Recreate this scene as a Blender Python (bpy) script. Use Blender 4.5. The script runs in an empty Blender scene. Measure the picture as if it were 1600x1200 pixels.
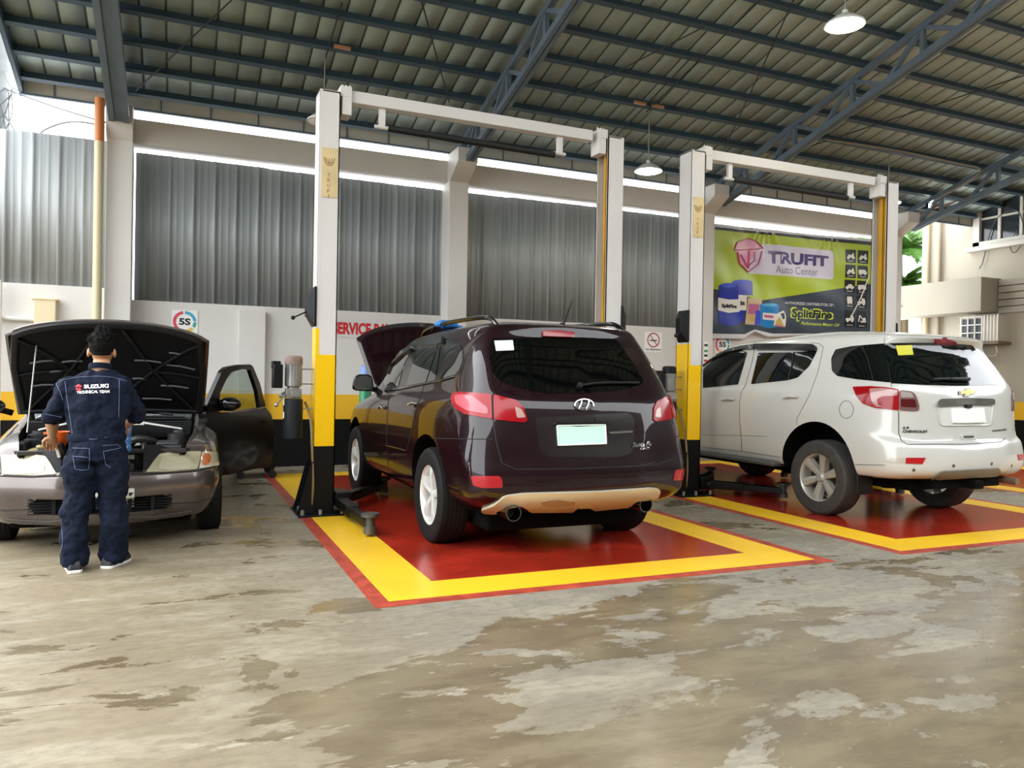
import bpy, bmesh, math, random
import numpy as np
from mathutils import Vector as V, Matrix, geometry
from mathutils.bvhtree import BVHTree
SC = bpy.context.scene
COL = SC.collection
PI = math.pi
random.seed(7)
# ------------------------------------------------------------------ camera
F = 1206.0; YAW = .4072; PITCH = -.0048; ROLL = .0178; CAM = V((0, 0, 1.29))
cy_, sy_, cp_, sp_ = math.cos(YAW), math.sin(YAW), math.cos(PITCH), math.sin(PITCH)
FWD = V((sy_*cp_, cy_*cp_, sp_)); RT0 = V((cy_, -sy_, 0)); UP0 = RT0.cross(FWD)
RT = math.cos(ROLL)*RT0 + math.sin(ROLL)*UP0
UP = -math.sin(ROLL)*RT0 + math.cos(ROLL)*UP0
cd = bpy.data.cameras.new('camera'); cam = bpy.data.objects.new('camera', cd); COL.objects.link(cam)
cam.matrix_world = Matrix(((RT.x, UP.x, -FWD.x, CAM.x), (RT.y, UP.y, -FWD.y, CAM.y), (RT.z, UP.z, -FWD.z, CAM.z), (0, 0, 0, 1)))
cd.sensor_width = 36; cd.sensor_fit = 'HORIZONTAL'; cd.lens = F/1600*36; cd.clip_start = .05; cd.clip_end = 400
SC.camera = cam
# ------------------------------------------------------------------ sky, exposure
world = bpy.data.worlds.new('overcast_sky'); SC.world = world; world.use_nodes = True
bg = world.node_tree.nodes['Background']
bg.inputs[0].default_value = (.93, .965, 1, 1); bg.inputs[1].default_value = 6.0
SC.view_settings.view_transform = 'Standard'; SC.view_settings.look = 'None'
SC.view_settings.gamma = 1; SC.view_settings.use_curve_mapping = False
SC.view_settings.exposure = 0.0
try:
    SC.cycles.use_denoising = True
    SC.cycles.max_bounces = 10; SC.cycles.diffuse_bounces = 6; SC.cycles.glossy_bounces = 5
    SC.cycles.sample_clamp_indirect = 8; SC.cycles.caustics_reflective = False; SC.cycles.caustics_refractive = False
except Exception:
    pass
# ------------------------------------------------------------------ pixel <-> place
def ray(u, v): return FWD + (u-800)/F*RT - (v-600)/F*UP
def at_axis(u, v, ax, val):
    d = ray(u, v); return CAM + d*((val-CAM[ax])/d[ax])
def atX(u, v, x): return at_axis(u, v, 0, x)
def atY(u, v, y): return at_axis(u, v, 1, y)
def atZ(u, v, z=0): return at_axis(u, v, 2, z)
def zm(x0, y0, s, pts): return [(x0+a/s, y0+b/s) for a, b in pts]
# ------------------------------------------------------------------ materials
def lin(h):
    h = h.lstrip('#'); o = []
    for i in (0, 2, 4):
        c = int(h[i:i+2], 16)/255
        o.append(c/12.92 if c <= .04045 else ((c+.055)/1.055)**2.4)
    return (*o, 1)
MATS = {}
def mat(name, col, rough=.5, metal=0, coat=0, spec=.5, emit=None, var=None, bump=None, alpha=None, trans=0, ior=None, coat_rough=.03):
    if name in MATS: return MATS[name]
    m = bpy.data.materials.new(name); m.use_nodes = True; nt = m.node_tree; b = nt.nodes['Principled BSDF']
    c = lin(col) if isinstance(col, str) else (*col, 1)
    b.inputs['Base Color'].default_value = c
    b.inputs['Roughness'].default_value = rough; b.inputs['Metallic'].default_value = metal
    b.inputs['Specular IOR Level'].default_value = spec
    b.inputs['Coat Weight'].default_value = coat; b.inputs['Coat Roughness'].default_value = coat_rough
    b.inputs['Transmission Weight'].default_value = trans
    if ior: b.inputs['IOR'].default_value = ior
    if emit:
        b.inputs['Emission Color'].default_value = lin(emit[0]); b.inputs['Emission Strength'].default_value = emit[1]
    if var or bump:
        tc = nt.nodes.new('ShaderNodeTexCoord')
        if var:  # (scale, amount[, stretch vector])
            n = nt.nodes.new('ShaderNodeTexNoise'); n.inputs['Scale'].default_value = var[0]; n.inputs['Detail'].default_value = 6
            if len(var) > 2:
                mp = nt.nodes.new('ShaderNodeMapping'); mp.inputs['Scale'].default_value = var[2]
                nt.links.new(tc.outputs['Object'], mp.inputs[0]); nt.links.new(mp.outputs[0], n.inputs['Vector'])
            else: nt.links.new(tc.outputs['Object'], n.inputs['Vector'])
            mx = nt.nodes.new('ShaderNodeMix'); mx.data_type = 'RGBA'
            mx.inputs[6].default_value = tuple(x*(1-var[1]) for x in c[:3])+(1,)
            mx.inputs[7].default_value = tuple(min(1, x*(1+var[1])) for x in c[:3])+(1,)
            rp = nt.nodes.new('ShaderNodeMapRange'); rp.inputs[1].default_value = .3; rp.inputs[2].default_value = .7
            nt.links.new(n.outputs[0], rp.inputs[0]); nt.links.new(rp.outputs[0], mx.inputs[0])
            nt.links.new(mx.outputs[2], b.inputs['Base Color'])
        if bump:  # (scale, strength, distance)
            n2 = nt.nodes.new('ShaderNodeTexNoise'); n2.inputs['Scale'].default_value = bump[0]; n2.inputs['Detail'].default_value = 4
            nt.links.new(tc.outputs['Object'], n2.inputs['Vector'])
            bp = nt.nodes.new('ShaderNodeBump'); bp.inputs['Strength'].default_value = bump[1]; bp.inputs['Distance'].default_value = bump[2]
            nt.links.new(n2.outputs[0], bp.inputs['Height']); nt.links.new(bp.outputs[0], b.inputs['Normal'])
    MATS[name] = m; return m
# ------------------------------------------------------------------ objects
def tag(o, label=None, cat=None, group=None, kind=None):
    if label: o['label'] = label
    if cat: o['category'] = cat
    if group: o['group'] = group
    if kind: o['kind'] = kind
    return o
def empty(name, loc, label=None, cat=None, group=None, kind=None):
    o = bpy.data.objects.new(name, None); COL.objects.link(o); o.location = loc; o.empty_display_size = .1
    return tag(o, label, cat, group, kind)
def adopt(o, parent):
    o.parent = parent
    if parent.type == 'EMPTY': o.matrix_parent_inverse = Matrix.Translation(-V(parent.location))
    return o
class MB:
    def __init__(s): s.v = []; s.f = []; s.m = []; s.s = []
    def add(s, vs, fs, mi=0, sm=False):
        o = len(s.v); s.v += [V(p) for p in vs]
        for f in fs: s.f.append([i+o for i in f]); s.m.append(mi); s.s.append(sm)
        return s
    def bx(s, x0, x1, y0, y1, z0, z1, mi=0):
        return s.add([(x0,y0,z0),(x1,y0,z0),(x1,y1,z0),(x0,y1,z0),(x0,y0,z1),(x1,y0,z1),(x1,y1,z1),(x0,y1,z1)],
                     [(3,2,1,0),(4,5,6,7),(0,1,5,4),(1,2,6,5),(2,3,7,6),(3,0,4,7)], mi)
    def bar(s, p, q, w, h, up=(0,0,1), mi=0):
        p, q, up = V(p), V(q), V(up); d = (q-p).normalized(); a = d.cross(up)
        if a.length < 1e-4: a = d.cross(V((1,0,0)))
        a.normalize(); b = a.cross(d); vs = []
        for e in (p, q):
            for i, j in ((-1,-1),(1,-1),(1,1),(-1,1)): vs.append(e+a*i*w/2+b*j*h/2)
        return s.add(vs, [(0,1,2,3),(7,6,5,4),(0,4,5,1),(1,5,6,2),(2,6,7,3),(3,7,4,0)], mi)
    def tube(s, pts, r, n=8, mi=0, sm=True, cap=True, flat=1.0):
        pts = [V(p) for p in pts]; rs = r if isinstance(r, (list, tuple)) else [r]*len(pts)
        rings = []; a = None
        for i, p in enumerate(pts):
            d = (pts[min(i+1, len(pts)-1)]-pts[max(i-1, 0)])
            if d.length < 1e-9: d = V((0,0,1))
            d.normalize()
            if a is None:
                a = d.cross(V((0,0,1)))
                if a.length < 1e-3: a = d.cross(V((1,0,0)))
            else: a = a-d*a.dot(d)
            a.normalize(); b = d.cross(a)
            rings.append([p+(a*math.cos(t)+b*math.sin(t)*flat)*rs[i] for t in [2*PI*k/n for k in range(n)]])
        return s.loft(rings, mi, sm, cap)
    def loft(s, rings, mi=0, sm=True, cap=True):
        n = len(rings[0]); vs = [p for r in rings for p in r]; fs = []
        for i in range(len(rings)-1):
            for k in range(n):
                k2 = (k+1) % n; fs.append((i*n+k, i*n+k2, (i+1)*n+k2, (i+1)*n+k))
        s.add(vs, fs, mi, sm)
        if cap:
            o = len(s.v)-len(vs); s.f.append([o+k for k in range(n-1, -1, -1)]); s.f.append([o+(len(rings)-1)*n+k for k in range(n)])
            s.m += [mi]*2; s.s += [False]*2
        return s
    def cyl(s, p, q, r0, r1=None, n=20, mi=0): return s.tube([p, q], [r0, r0 if r1 is None else r1], n, mi)
    def lathe(s, prof, o, ax, n=32, mi=0, sm=True, closed=False):
        ax = V(ax).normalized(); a = ax.cross(V((0,0,1)))
        if a.length < 1e-3: a = ax.cross(V((1,0,0)))
        a.normalize(); b = ax.cross(a); o = V(o)
        rings = [[o+ax*h+(a*math.cos(t)+b*math.sin(t))*r for t in [2*PI*k/n for k in range(n)]] for r, h in prof]
        if closed: rings.append(rings[0])
        return s.loft(rings, mi, sm, False)
    def prism(s, poly, o, ax, ay, depth, mi=0):
        o, ax, ay = V(o), V(ax), V(ay); az = ax.cross(ay).normalized(); n = len(poly)
        vs = [o+ax*x+ay*y for x, y in poly]+[o+ax*x+ay*y+az*depth for x, y in poly]
        fs = [list(range(n-1, -1, -1)), list(range(n, 2*n))]+[(i, (i+1) % n, n+(i+1) % n, n+i) for i in range(n)]
        return s.add(vs, fs, mi)
    def ball(s, c, r, n=14, m=8, mi=0, sc=(1,1,1)):
        c = V(c); rings = []
        for i in range(1, m):
            t = PI*i/m; rings.append([c+V((math.sin(t)*math.cos(p)*sc[0], math.sin(t)*math.sin(p)*sc[1], -math.cos(t)*sc[2]))*r for p in [2*PI*k/n for k in range(n)]])
        return s.loft(rings, mi, True, True)
    def mesh(s, name):
        me = bpy.data.meshes.new(name); me.from_pydata([tuple(p) for p in s.v], [], s.f)
        for p, mi, sm in zip(me.polygons, s.m, s.s): p.material_index = mi; p.use_smooth = sm
        me.update(); return me
    def build(s, name, mats, parent=None, bevel=0, recalc=True, center=True, angle=35):
        if not isinstance(mats, (list, tuple)): mats = [mats]
        me = s.mesh(name)
        if recalc:
            b = bmesh.new(); b.from_mesh(me); bmesh.ops.recalc_face_normals(b, faces=b.faces); b.to_mesh(me); b.free()
        return link(name, me, mats, parent, bevel, center, angle)
def link(name, me, mats, parent=None, bevel=0, center=True, angle=35):
    for m in (mats if isinstance(mats, (list, tuple)) else [mats]): me.materials.append(m)
    try: me.set_sharp_from_angle(angle=math.radians(angle))
    except Exception: pass
    o = bpy.data.objects.new(name, me); COL.objects.link(o)
    if parent is not None: adopt(o, parent)
    elif center and len(me.vertices):
        co = np.empty(len(me.vertices)*3); me.vertices.foreach_get('co', co); co = co.reshape(-1, 3)
        c = V(((co[:,0].min()+co[:,0].max())/2, (co[:,1].min()+co[:,1].max())/2, co[:,2].min()))
        me.transform(Matrix.Translation(-c)); o.location = c
    if bevel:
        b = o.modifiers.new('edge', 'BEVEL'); b.width = bevel; b.segments = 2; b.limit_method = 'ANGLE'; b.angle_limit = math.radians(40)
        b.harden_normals = False
    return o
def baked(o):
    """replace a mesh object's data by its modifiers' result"""
    bpy.context.view_layer.update()
    dg = bpy.context.evaluated_depsgraph_get(); me = bpy.data.meshes.new_from_object(o.evaluated_get(dg))
    o.modifiers.clear(); o.data = me; return o
def islands(root, names):
    """give every loose piece of the named parts an object of its own"""
    def walk(o):
        for c in list(o.children): walk(c); yield_one(c)
    def yield_one(o):
        if o.type != 'MESH' or o.name.split('.')[0] not in names: return
        me = o.data; par = list(range(len(me.vertices)))
        def find(i):
            while par[i] != i: par[i] = par[par[i]]; i = par[i]
            return i
        for e in me.edges:
            a, b = find(e.vertices[0]), find(e.vertices[1])
            if a != b: par[a] = b
        grp = {}
        for i in range(len(par)): grp.setdefault(find(i), []).append(i)
        if len(grp) < 2: return
        for k, ids in enumerate(sorted(grp.values(), key=lambda g: g[0])):
            t = o if k == 0 else o.copy()
            if k: COL.objects.link(t)
            b = bmesh.new(); b.from_mesh(me); keep = set(ids); b.verts.ensure_lookup_table()
            bmesh.ops.delete(b, geom=[v for v in b.verts if v.index not in keep], context='VERTS')
            m = bpy.data.meshes.new(o.name); b.to_mesh(m); b.free()
            for mt in me.materials: m.materials.append(mt)
            t.data = m
    walk(root)
def copy_tree(o, parent=None):
    c = o.copy(); COL.objects.link(c)
    if parent is not None: c.parent = parent; c.matrix_parent_inverse = o.matrix_parent_inverse.copy()
    for ch in list(o.children): copy_tree(ch, c)
    return c
# ------------------------------------------------------------------ text as flat triangles
def text2d(s, bold=0.0, shear=0.0, spacing=1.0):
    cu = bpy.data.curves.new('t', 'FONT'); cu.body = s; cu.size = 1; cu.offset = bold; cu.shear = shear; cu.space_character = spacing
    cu.resolution_u = 3; cu.fill_mode = 'FRONT'
    o = bpy.data.objects.new('t', cu); COL.objects.link(o); bpy.context.view_layer.update()
    me = bpy.data.meshes.new_from_object(o.evaluated_get(bpy.context.evaluated_depsgraph_get()))
    vs = [(p.co.x, p.co.y) for p in me.vertices]; fs = [list(p.vertices) for p in me.polygons]
    bpy.data.objects.remove(o); bpy.data.curves.remove(cu); bpy.data.meshes.remove(me)
    x0 = min(p[0] for p in vs); x1 = max(p[0] for p in vs); y0 = min(p[1] for p in vs); y1 = max(p[1] for p in vs)
    return [((x-x0)/(x1-x0), (y-y0)/(y1-y0)) for x, y in vs], fs   # unit box
def quad_map(q):
    """unit square -> quad (bottom-left, bottom-right, top-right, top-left)"""
    a, b, c, d = q
    return lambda x, y: tuple((a[k]*(1-x)+b[k]*x)*(1-y)+(d[k]*(1-x)+c[k]*x)*y for k in range(len(a)))
# ------------------------------------------------------------------ outlines
def rounded(poly, r, n=4):
    out = []; k = len(poly)
    for i in range(k):
        p0, p1, p2 = V(poly[i-1]), V(poly[i]), V(poly[(i+1) % k])
        a, b = p0-p1, p2-p1; ra = min(r, a.length*.45); rb = min(r, b.length*.45)
        s, e = p1+a.normalized()*ra if a.length else p1, p1+b.normalized()*rb if b.length else p1
        for j in range(n+1):
            t = j/n; out.append(tuple(s*(1-t)**2+p1*2*t*(1-t)+e*t*t))
    return out
def dense(poly, step, closed=True):
    out = []; k = len(poly)
    for i in range(k if closed else k-1):
        a, b = V(poly[i]), V(poly[(i+1) % k]); n = max(1, int((b-a).length/step))
        for j in range(n): out.append(tuple(a.lerp(b, j/n)))
    if not closed: out.append(tuple(poly[-1]))
    return out
def smooth_line(pts, n=6):
    out = []; P = [V(p) for p in pts]
    for i in range(len(P)-1):
        p0, p1, p2, p3 = P[max(i-1, 0)], P[i], P[i+1], P[min(i+2, len(P)-1)]
        for j in range(n):
            t = j/n; out.append(.5*((2*p1)+(-p0+p2)*t+(2*p0-5*p1+4*p2-p3)*t*t+(-p0+3*p1-3*p2+p3)*t**3))
    out.append(P[-1]); return out
def fill2d(poly, step):
    """triangulate an outline with inner points -> verts2d, faces, outline indices"""
    d = []
    for p in dense(poly, step):
        if not d or (V(p)-V(d[-1])).length > step*.05: d.append(p)
    n = len(d); xs = [p[0] for p in d]; ys = [p[1] for p in d]
    inner = []; y = min(ys)+step*.6
    def inside(x, y):
        c = False
        for i in range(n):
            (x1, y1), (x2, y2) = d[i-1], d[i]
            if (y1 > y) != (y2 > y) and x < (x2-x1)*(y-y1)/(y2-y1)+x1: c = not c
        return c
    while y < max(ys):
        x = min(xs)+step*.6
        while x < max(xs):
            if inside(x, y) and min((p[0]-x)**2+(p[1]-y)**2 for p in d) > (step*.45)**2: inner.append((x, y))
            x += step
        y += step
    vs, _, fs, ov, _, _ = geometry.delaunay_2d_cdt([V(p) for p in d+inner], [(i, (i+1) % n) for i in range(n)], [list(range(n))], 1, 1e-5)
    idx = {}
    for k, o in enumerate(ov):
        for q in o:
            if q < n: idx[q] = k
    return [tuple(v) for v in vs], [list(f) for f in fs], [idx[i] for i in range(n) if i in idx]
class Surf:
    """lays shapes drawn in photo pixels onto a built mesh"""
    def __init__(s, objs, xc=None):
        vs, fs = [], []
        for o in (objs if isinstance(objs, (list, tuple)) else [objs]):
            k = len(vs); mw = o.matrix_world
            vs += [v.co.copy() for v in o.data.vertices]; fs += [[i+k for i in p.vertices] for p in o.data.polygons]
        s.b = BVHTree.FromPolygons(vs, fs); s.xc = xc; s.last = None
    def hit(s, u, v):
        d = ray(u, v); k = d.length; d = d/k
        co, no, _, dist = s.b.ray_cast(CAM, d)
        if co is None:
            q = CAM+d*(s.last or 7.0); co, no, _, dist = s.b.find_nearest(q)
        else: s.last = dist
        if no.dot(d) > 0: no = -no
        return co, no
    def lay(s, pts):
        """hit every pixel; a pixel that just misses takes the depth of its nearest neighbour that hits"""
        R = []; good = []
        for u, v in pts:
            d = ray(u, v).normalized(); co, no, _, dist = s.b.ray_cast(CAM, d); R.append((d, co, no, dist))
            if co is not None: good.append((u, v, dist))
        out = []
        for (u, v), (d, co, no, dist) in zip(pts, R):
            if co is None:
                k = min(good, key=lambda g: (g[0]-u)**2+(g[1]-v)**2)[2] if good else 7.0
                co, no, _, _ = s.b.find_nearest(CAM+d*k)
            out.append((co, -no if no.dot(d) > 0 else no))
        return out
    def patch(s, mb, poly, off=.004, depth=.012, step=6, rnd=0, mi=0, mirror=False, both=False):
        if rnd: poly = rounded(poly, rnd)
        vs, fs, ring = fill2d(poly, step); hits = s.lay(vs); P = [h[0] for h in hits]; Nn = [h[1] for h in hits]
        nv = len(vs)
        top = [p+n*off for p, n in zip(P, Nn)]; low = [P[i]-Nn[i]*depth for i in ring]
        F3 = [f for f in fs]+[(ring[i], ring[(i+1) % len(ring)], nv+(i+1) % len(ring), nv+i) for i in range(len(ring))]
        sides = [False]*0
        for mir in ((False, True) if both else (mirror,)):
            q = top+low
            if mir: q = [V((2*s.xc-p.x, p.y, p.z)) for p in q]
            o = len(mb.v); mb.v += q
            for k, f in enumerate(F3): mb.f.append([i+o for i in f]); mb.m.append(mi); mb.s.append(k < len(fs))
        return s
    def tube(s, mb, pts, r=.004, off=.0, step=5, n=6, mi=0, both=False, mirror=False, flat=1.0):
        q = [c+nn*off for c, nn in s.lay(dense(pts, step, False))]
        for mir in ((False, True) if both else (mirror,)):
            mb.tube([V((2*s.xc-p.x, p.y, p.z)) for p in q] if mir else q, r, n, mi)
        return s
    def text(s, mb, txt, quad, off=.004, mi=0, bold=0.0, shear=0.0):
        vs, fs = text2d(txt, bold, shear); m = quad_map(quad); out = []
        for x, y in vs:
            c, n = s.hit(*m(x, y)); out.append(c+n*off)
        mb.add(out, fs, mi); return s
# ------------------------------------------------------------------ floor
def floor_material():
    m = bpy.data.materials.new('wet_concrete'); m.use_nodes = True; nt = m.node_tree; b = nt.nodes['Principled BSDF']; L = nt.links.new
    tc = nt.nodes.new('ShaderNodeTexCoord')
    def noise(scale, stretch=(1,1,1), detail=6, rough=.55, rot=0, dist=0):
        mp = nt.nodes.new('ShaderNodeMapping'); mp.inputs['Scale'].default_value = stretch; mp.inputs['Rotation'].default_value = (0, 0, rot)
        L(tc.outputs['Object'], mp.inputs[0]); n = nt.nodes.new('ShaderNodeTexNoise'); n.inputs['Scale'].default_value = scale
        n.inputs['Detail'].default_value = detail; n.inputs['Roughness'].default_value = rough; n.inputs['Distortion'].default_value = dist
        L(mp.outputs[0], n.inputs['Vector']); return n.outputs[0]
    def ramp(v, a, b_):
        r = nt.nodes.new('ShaderNodeMapRange'); r.inputs[1].default_value = a; r.inputs[2].default_value = b_; r.interpolation_type = 'SMOOTHSTEP'
        L(v, r.inputs[0]); return r.outputs[0]
    def mix(f, a, c, t='MIX'):
        x = nt.nodes.new('ShaderNodeMix'); x.data_type = 'RGBA'; x.blend_type = t
        for s, q in ((0, f), (6, a), (7, c)):
            if isinstance(q, (int, float)): x.inputs[s].default_value = q
            elif isinstance(q, str): x.inputs[s].default_value = lin(q)
            else: L(q, x.inputs[s])
        return x.outputs[2]
    def mth(op, a, c):
        x = nt.nodes.new('ShaderNodeMath'); x.operation = op; x.use_clamp = True
        for s, q in ((0, a), (1, c)):
            if isinstance(q, (int, float)): x.inputs[s].default_value = q
            else: L(q, x.inputs[s])
        return x.outputs[0]
    big = noise(.3, (1,1.4,1), 5, .6); mid = noise(1.5, (1,2.6,1), 10, .7, -.12, .3); fine = noise(11, (1,2.2,1), 10, .72); patch = noise(.95, (1,2.0,1), 12, .66, .3, .35)
    sx = nt.nodes.new('ShaderNodeSeparateXYZ'); L(tc.outputs['Object'], sx.inputs[0])
    right = ramp(sx.outputs[0], -.5, 2.2)
    c = mix(mth('MULTIPLY', right, .8), '#8d7f66', '#85827a')
    c = mix(mth('MULTIPLY', ramp(big, .42, .6), .55), c, '#736853')
    c = mix(mth('MULTIPLY', ramp(mid, .44, .62), .6), c, '#a39a86')
    c = mix(mth('MULTIPLY', ramp(fine, .42, .66), .45), c, '#63594a')
    # damp patches with ragged edges, most of them where cars are washed nearer the yard
    near = mth('MULTIPLY', ramp(sx.outputs[1], 4.6, 2.4), ramp(sx.outputs[0], -.2, 1.0))
    wetv = mth('ADD', patch, mth('MULTIPLY', near, .13)); wet = ramp(wetv, .562, .585)
    c = mix(mth('MULTIPLY', wet, .8), c, '#5f523c')
    c = mix(mth('MULTIPLY', mth('MULTIPLY', wet, ramp(mid, .4, .6)), .35), c, '#8d8065')
    speck = noise(3.4, (1,3.6,1), 6, .62, -.15); sp = ramp(speck, .665, .685)
    c = mix(mth('MULTIPLY', sp, .4), c, '#4a4439')
    dry = noise(1.7, (1,2.4,1), 10, .68, .25, .3); dr = ramp(dry, .635, .65)
    c = mix(mth('MULTIPLY', dr, .5), c, '#b5ad9c')
    oil = noise(.8, (1,1.5,1), 6, .6, .7); ol = ramp(oil, .66, .7)
    c = mix(mth('MULTIPLY', mth('MULTIPLY', ol, right), .45), c, '#4f4839')
    L(c, b.inputs['Base Color'])
    r = mth('ADD', mth('MULTIPLY', mth('SUBTRACT', 1.0, wet), .34), .13)
    r = mth('ADD', r, mth('MULTIPLY', ramp(fine, .4, .7), .16)); L(r, b.inputs['Roughness'])
    bp = nt.nodes.new('ShaderNodeBump'); bp.inputs['Strength'].default_value = .22; bp.inputs['Distance'].default_value = .01
    L(mix(.5, fine, mid), bp.inputs['Height']); L(bp.outputs[0], b.inputs['Normal'])
    b.inputs['Specular IOR Level'].default_value = .45
    return m
fl = MB().bx(-24, 34, -22, 13.5, -.2, 0).build('floor', floor_material(), center=False)
tag(fl, 'stained damp grey-brown concrete workshop floor', 'floor', kind='structure')
RED = mat('red_floor_paint', '#9c2a1b', .2, spec=.5, var=(1.6, .3, (1, 1.5, 1)), bump=(60, .1, .003))
RED2 = mat('faded_red_paint', '#a3402f', .5, var=(9, .4))
YEL = mat('yellow_floor_paint', '#f2c12a', .34, var=(1.3, .1), bump=(50, .1, .003))
def bay(name, x0, x1, y0, y1, label, w=.365):
    r = empty(name, ((x0+x1)/2, (y0+y1)/2, 0), label, 'floor marking', 'painted service bays', 'structure')
    MB().bx(x0+w, x1-w, y0+w*.95, y1-w, -.001, .0025).build('red_paint', RED, r)
    g = .1; a = MB()
    a.bx(x0-g, x1+g*1.1, y0-g, y0, -.001, .002); a.bx(x0-g, x0, y0, y1+g, -.001, .002); a.bx(x1, x1+g, y0, y1+g, -.001, .002)
    a.build('red_edge', RED2, r)
    v = [(x0,y0),(x1,y0),(x1,y1),(x0,y1),(x0+w,y0+w*.95),(x1-w,y0+w*.95),(x1-w,y1-w),(x0+w,y1-w)]
    b = MB(); o = 0
    for i in range(4):
        j = (i+1) % 4; q = [v[i], v[j], v[4+j], v[4+i]]
        b.prism(q, (0,0,-.001), (1,0,0), (0,1,0), .0042)
    b.build('yellow_border', YEL, r)
bay('floor_marking', 1.128, 4.349, 4.353, 10.54, 'red painted bay with yellow border under the dark maroon car')
bay('floor_marking', 5.232, 8.45, 4.353, 10.54, 'red painted bay with yellow border under the white car')
bay('floor_marking', 9.72, 12.9, 4.353, 10.54, 'red and yellow painted bay beyond the white car at the right wall')
# ------------------------------------------------------------------ walls
WHT = mat('white_wall_paint', '#d2cfca', .6, var=(1.2, .05), bump=(25, .08, .004))
BYE = mat('yellow_wall_paint', '#e2b022', .5, var=(2, .06))
BLK = mat('black_wall_paint', '#0a0b0d', .45, spec=.25)
CREAM = mat('cream_house_paint', '#a49c8b', .7, var=(.8, .06))
ZB, ZY = .675, 1.035
def banded(mb, x0, x1, y0, y1, z1, faces=None):
    mb.bx(x0, x1, y0, y1, 0, ZB, 2); mb.bx(x0, x1, y0, y1, ZB, ZY, 1); mb.bx(x0, x1, y0, y1, ZY, z1, 0); return mb
W3 = [WHT, BYE, BLK]
WY = 11.42
wb = MB(); banded(wb, -7, -.9, WY, WY+.15, 2.405); banded(wb, -.9, 15.6, WY, WY+.15, 2.27)
tag(wb.build('wall_back', W3, center=False), 'low white back wall with yellow and black painted bands', 'wall', kind='structure')
pl = banded(MB(), .754, 1.1, WY-.09, WY, 2.2).build('trim_1', W3); tag(pl, 'flat white pilaster on back wall above the open car door', 'pilaster', kind='structure')
PX = [-.742, 3.858, 8.47, 13.07]
PNAME = ['beside the left service bay', 'behind the dark maroon car', 'behind the second lift by the banner', 'at the right end of the banner']
for i, x in enumerate(PX):
    p = banded(MB(), x-.152, x+.152, 11.1, 11.55, 4.3)
    # head of the pillar: a bracket growing out towards the bay under the truss foot
    y0 = 10.72 if i else 10.95
    zt, zb2 = 4.70, 4.50
    prof = [(y0, zb2), (y0, zt), (11.55, zt), (11.55, 4.3), (11.1, 4.28)]
    vs = [(x-.155, a, b) for a, b in prof]+[(x+.155, a, b) for a, b in prof]; n = 5
    p.add(vs, [list(range(n)), list(range(2*n-1, n-1, -1))]+[(k, k+n, (k+1) % n+n, (k+1) % n) for k in range(n)], 0)
    tag(p.build('pillar', W3, bevel=.006), 'white square concrete pillar '+PNAME[i], 'pillar', 'wall pillars', 'structure')
for k in range(3):
    a, c = PX[k]+.155, PX[k+1]-.155
    o = MB().bx(a, c, 11.2, 11.48, 4.285, 4.605).build('beam', mat('grey_white_paint', '#cbc7c0', .65, var=(1, .06)))
    tag(o, ['white concrete beam over the left grey sheets', 'white concrete beam behind the first lift', 'white concrete beam above the banner'][k], 'beam', 'tie beams between pillars', 'structure')
# ribbed galvanised sheets
GALV = mat('galvanised_sheet', '#8f9596', .5, metal=.1, var=(2.0, .16, (3, 1, .15)), bump=(14, .15, .006))
GALV2 = mat('weathered_sheet', '#a3a7a8', .55, metal=.05, var=(2.2, .25, (5, 1, .22)))
def sheets(x0, x1, z0, z1, m, label, pitch=.285, lip=.02, seed=1):
    rnd = random.Random(seed); prof = []; x = x0
    x += .1
    while x < x1-.12:
        prof += [(x, 0), (x+.012, -.02), (x+.036, -.02), (x+.048, 0)]
        for q in (.36, .68): prof += [(x+pitch*q, 0), (x+pitch*q+.006, -.0035), (x+pitch*q+.012, 0)]
        x += pitch*rnd.uniform(.96, 1.04)
    prof.insert(0, (x0, 0))
    prof.append((x1, 0)); mb = MB(); vs = []; fs = []
    zt = [z1+rnd.uniform(-.012, .012) for _ in range(int((x1-x0)/.85)+2)]
    for px, d in prof:
        k = int((px-x0)/.85); vs += [(px, WY+.03+d, z0), (px, WY+.03+d, zt[k])]
    n = len(prof)
    for i in range(n-1): fs.append((2*i, 2*i+2, 2*i+3, 2*i+1))
    mb.add(vs, fs); o = mb.build('wall_panel', m, center=True, recalc=False); s = o.modifiers.new('t', 'SOLIDIFY'); s.thickness = .002
    tag(o, label, 'metal sheet wall', 'ribbed sheet walls', 'structure')
sheets(-7, -.9, 2.405, 4.34, GALV2, 'pale ribbed metal sheet wall left of the first pillar')
sheets(-.57, 3.682, 2.25, 4.225, GALV, 'grey ribbed metal sheet wall above the service bay sign', seed=2)
sheets(4.0, 8.3, 2.27, 4.235, GALV, 'grey ribbed metal sheet wall above the maroon car', seed=3)
sheets(8.64, 12.9, 2.28, 4.16, GALV, 'grey ribbed metal sheet wall behind the banner', seed=4)
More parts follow.
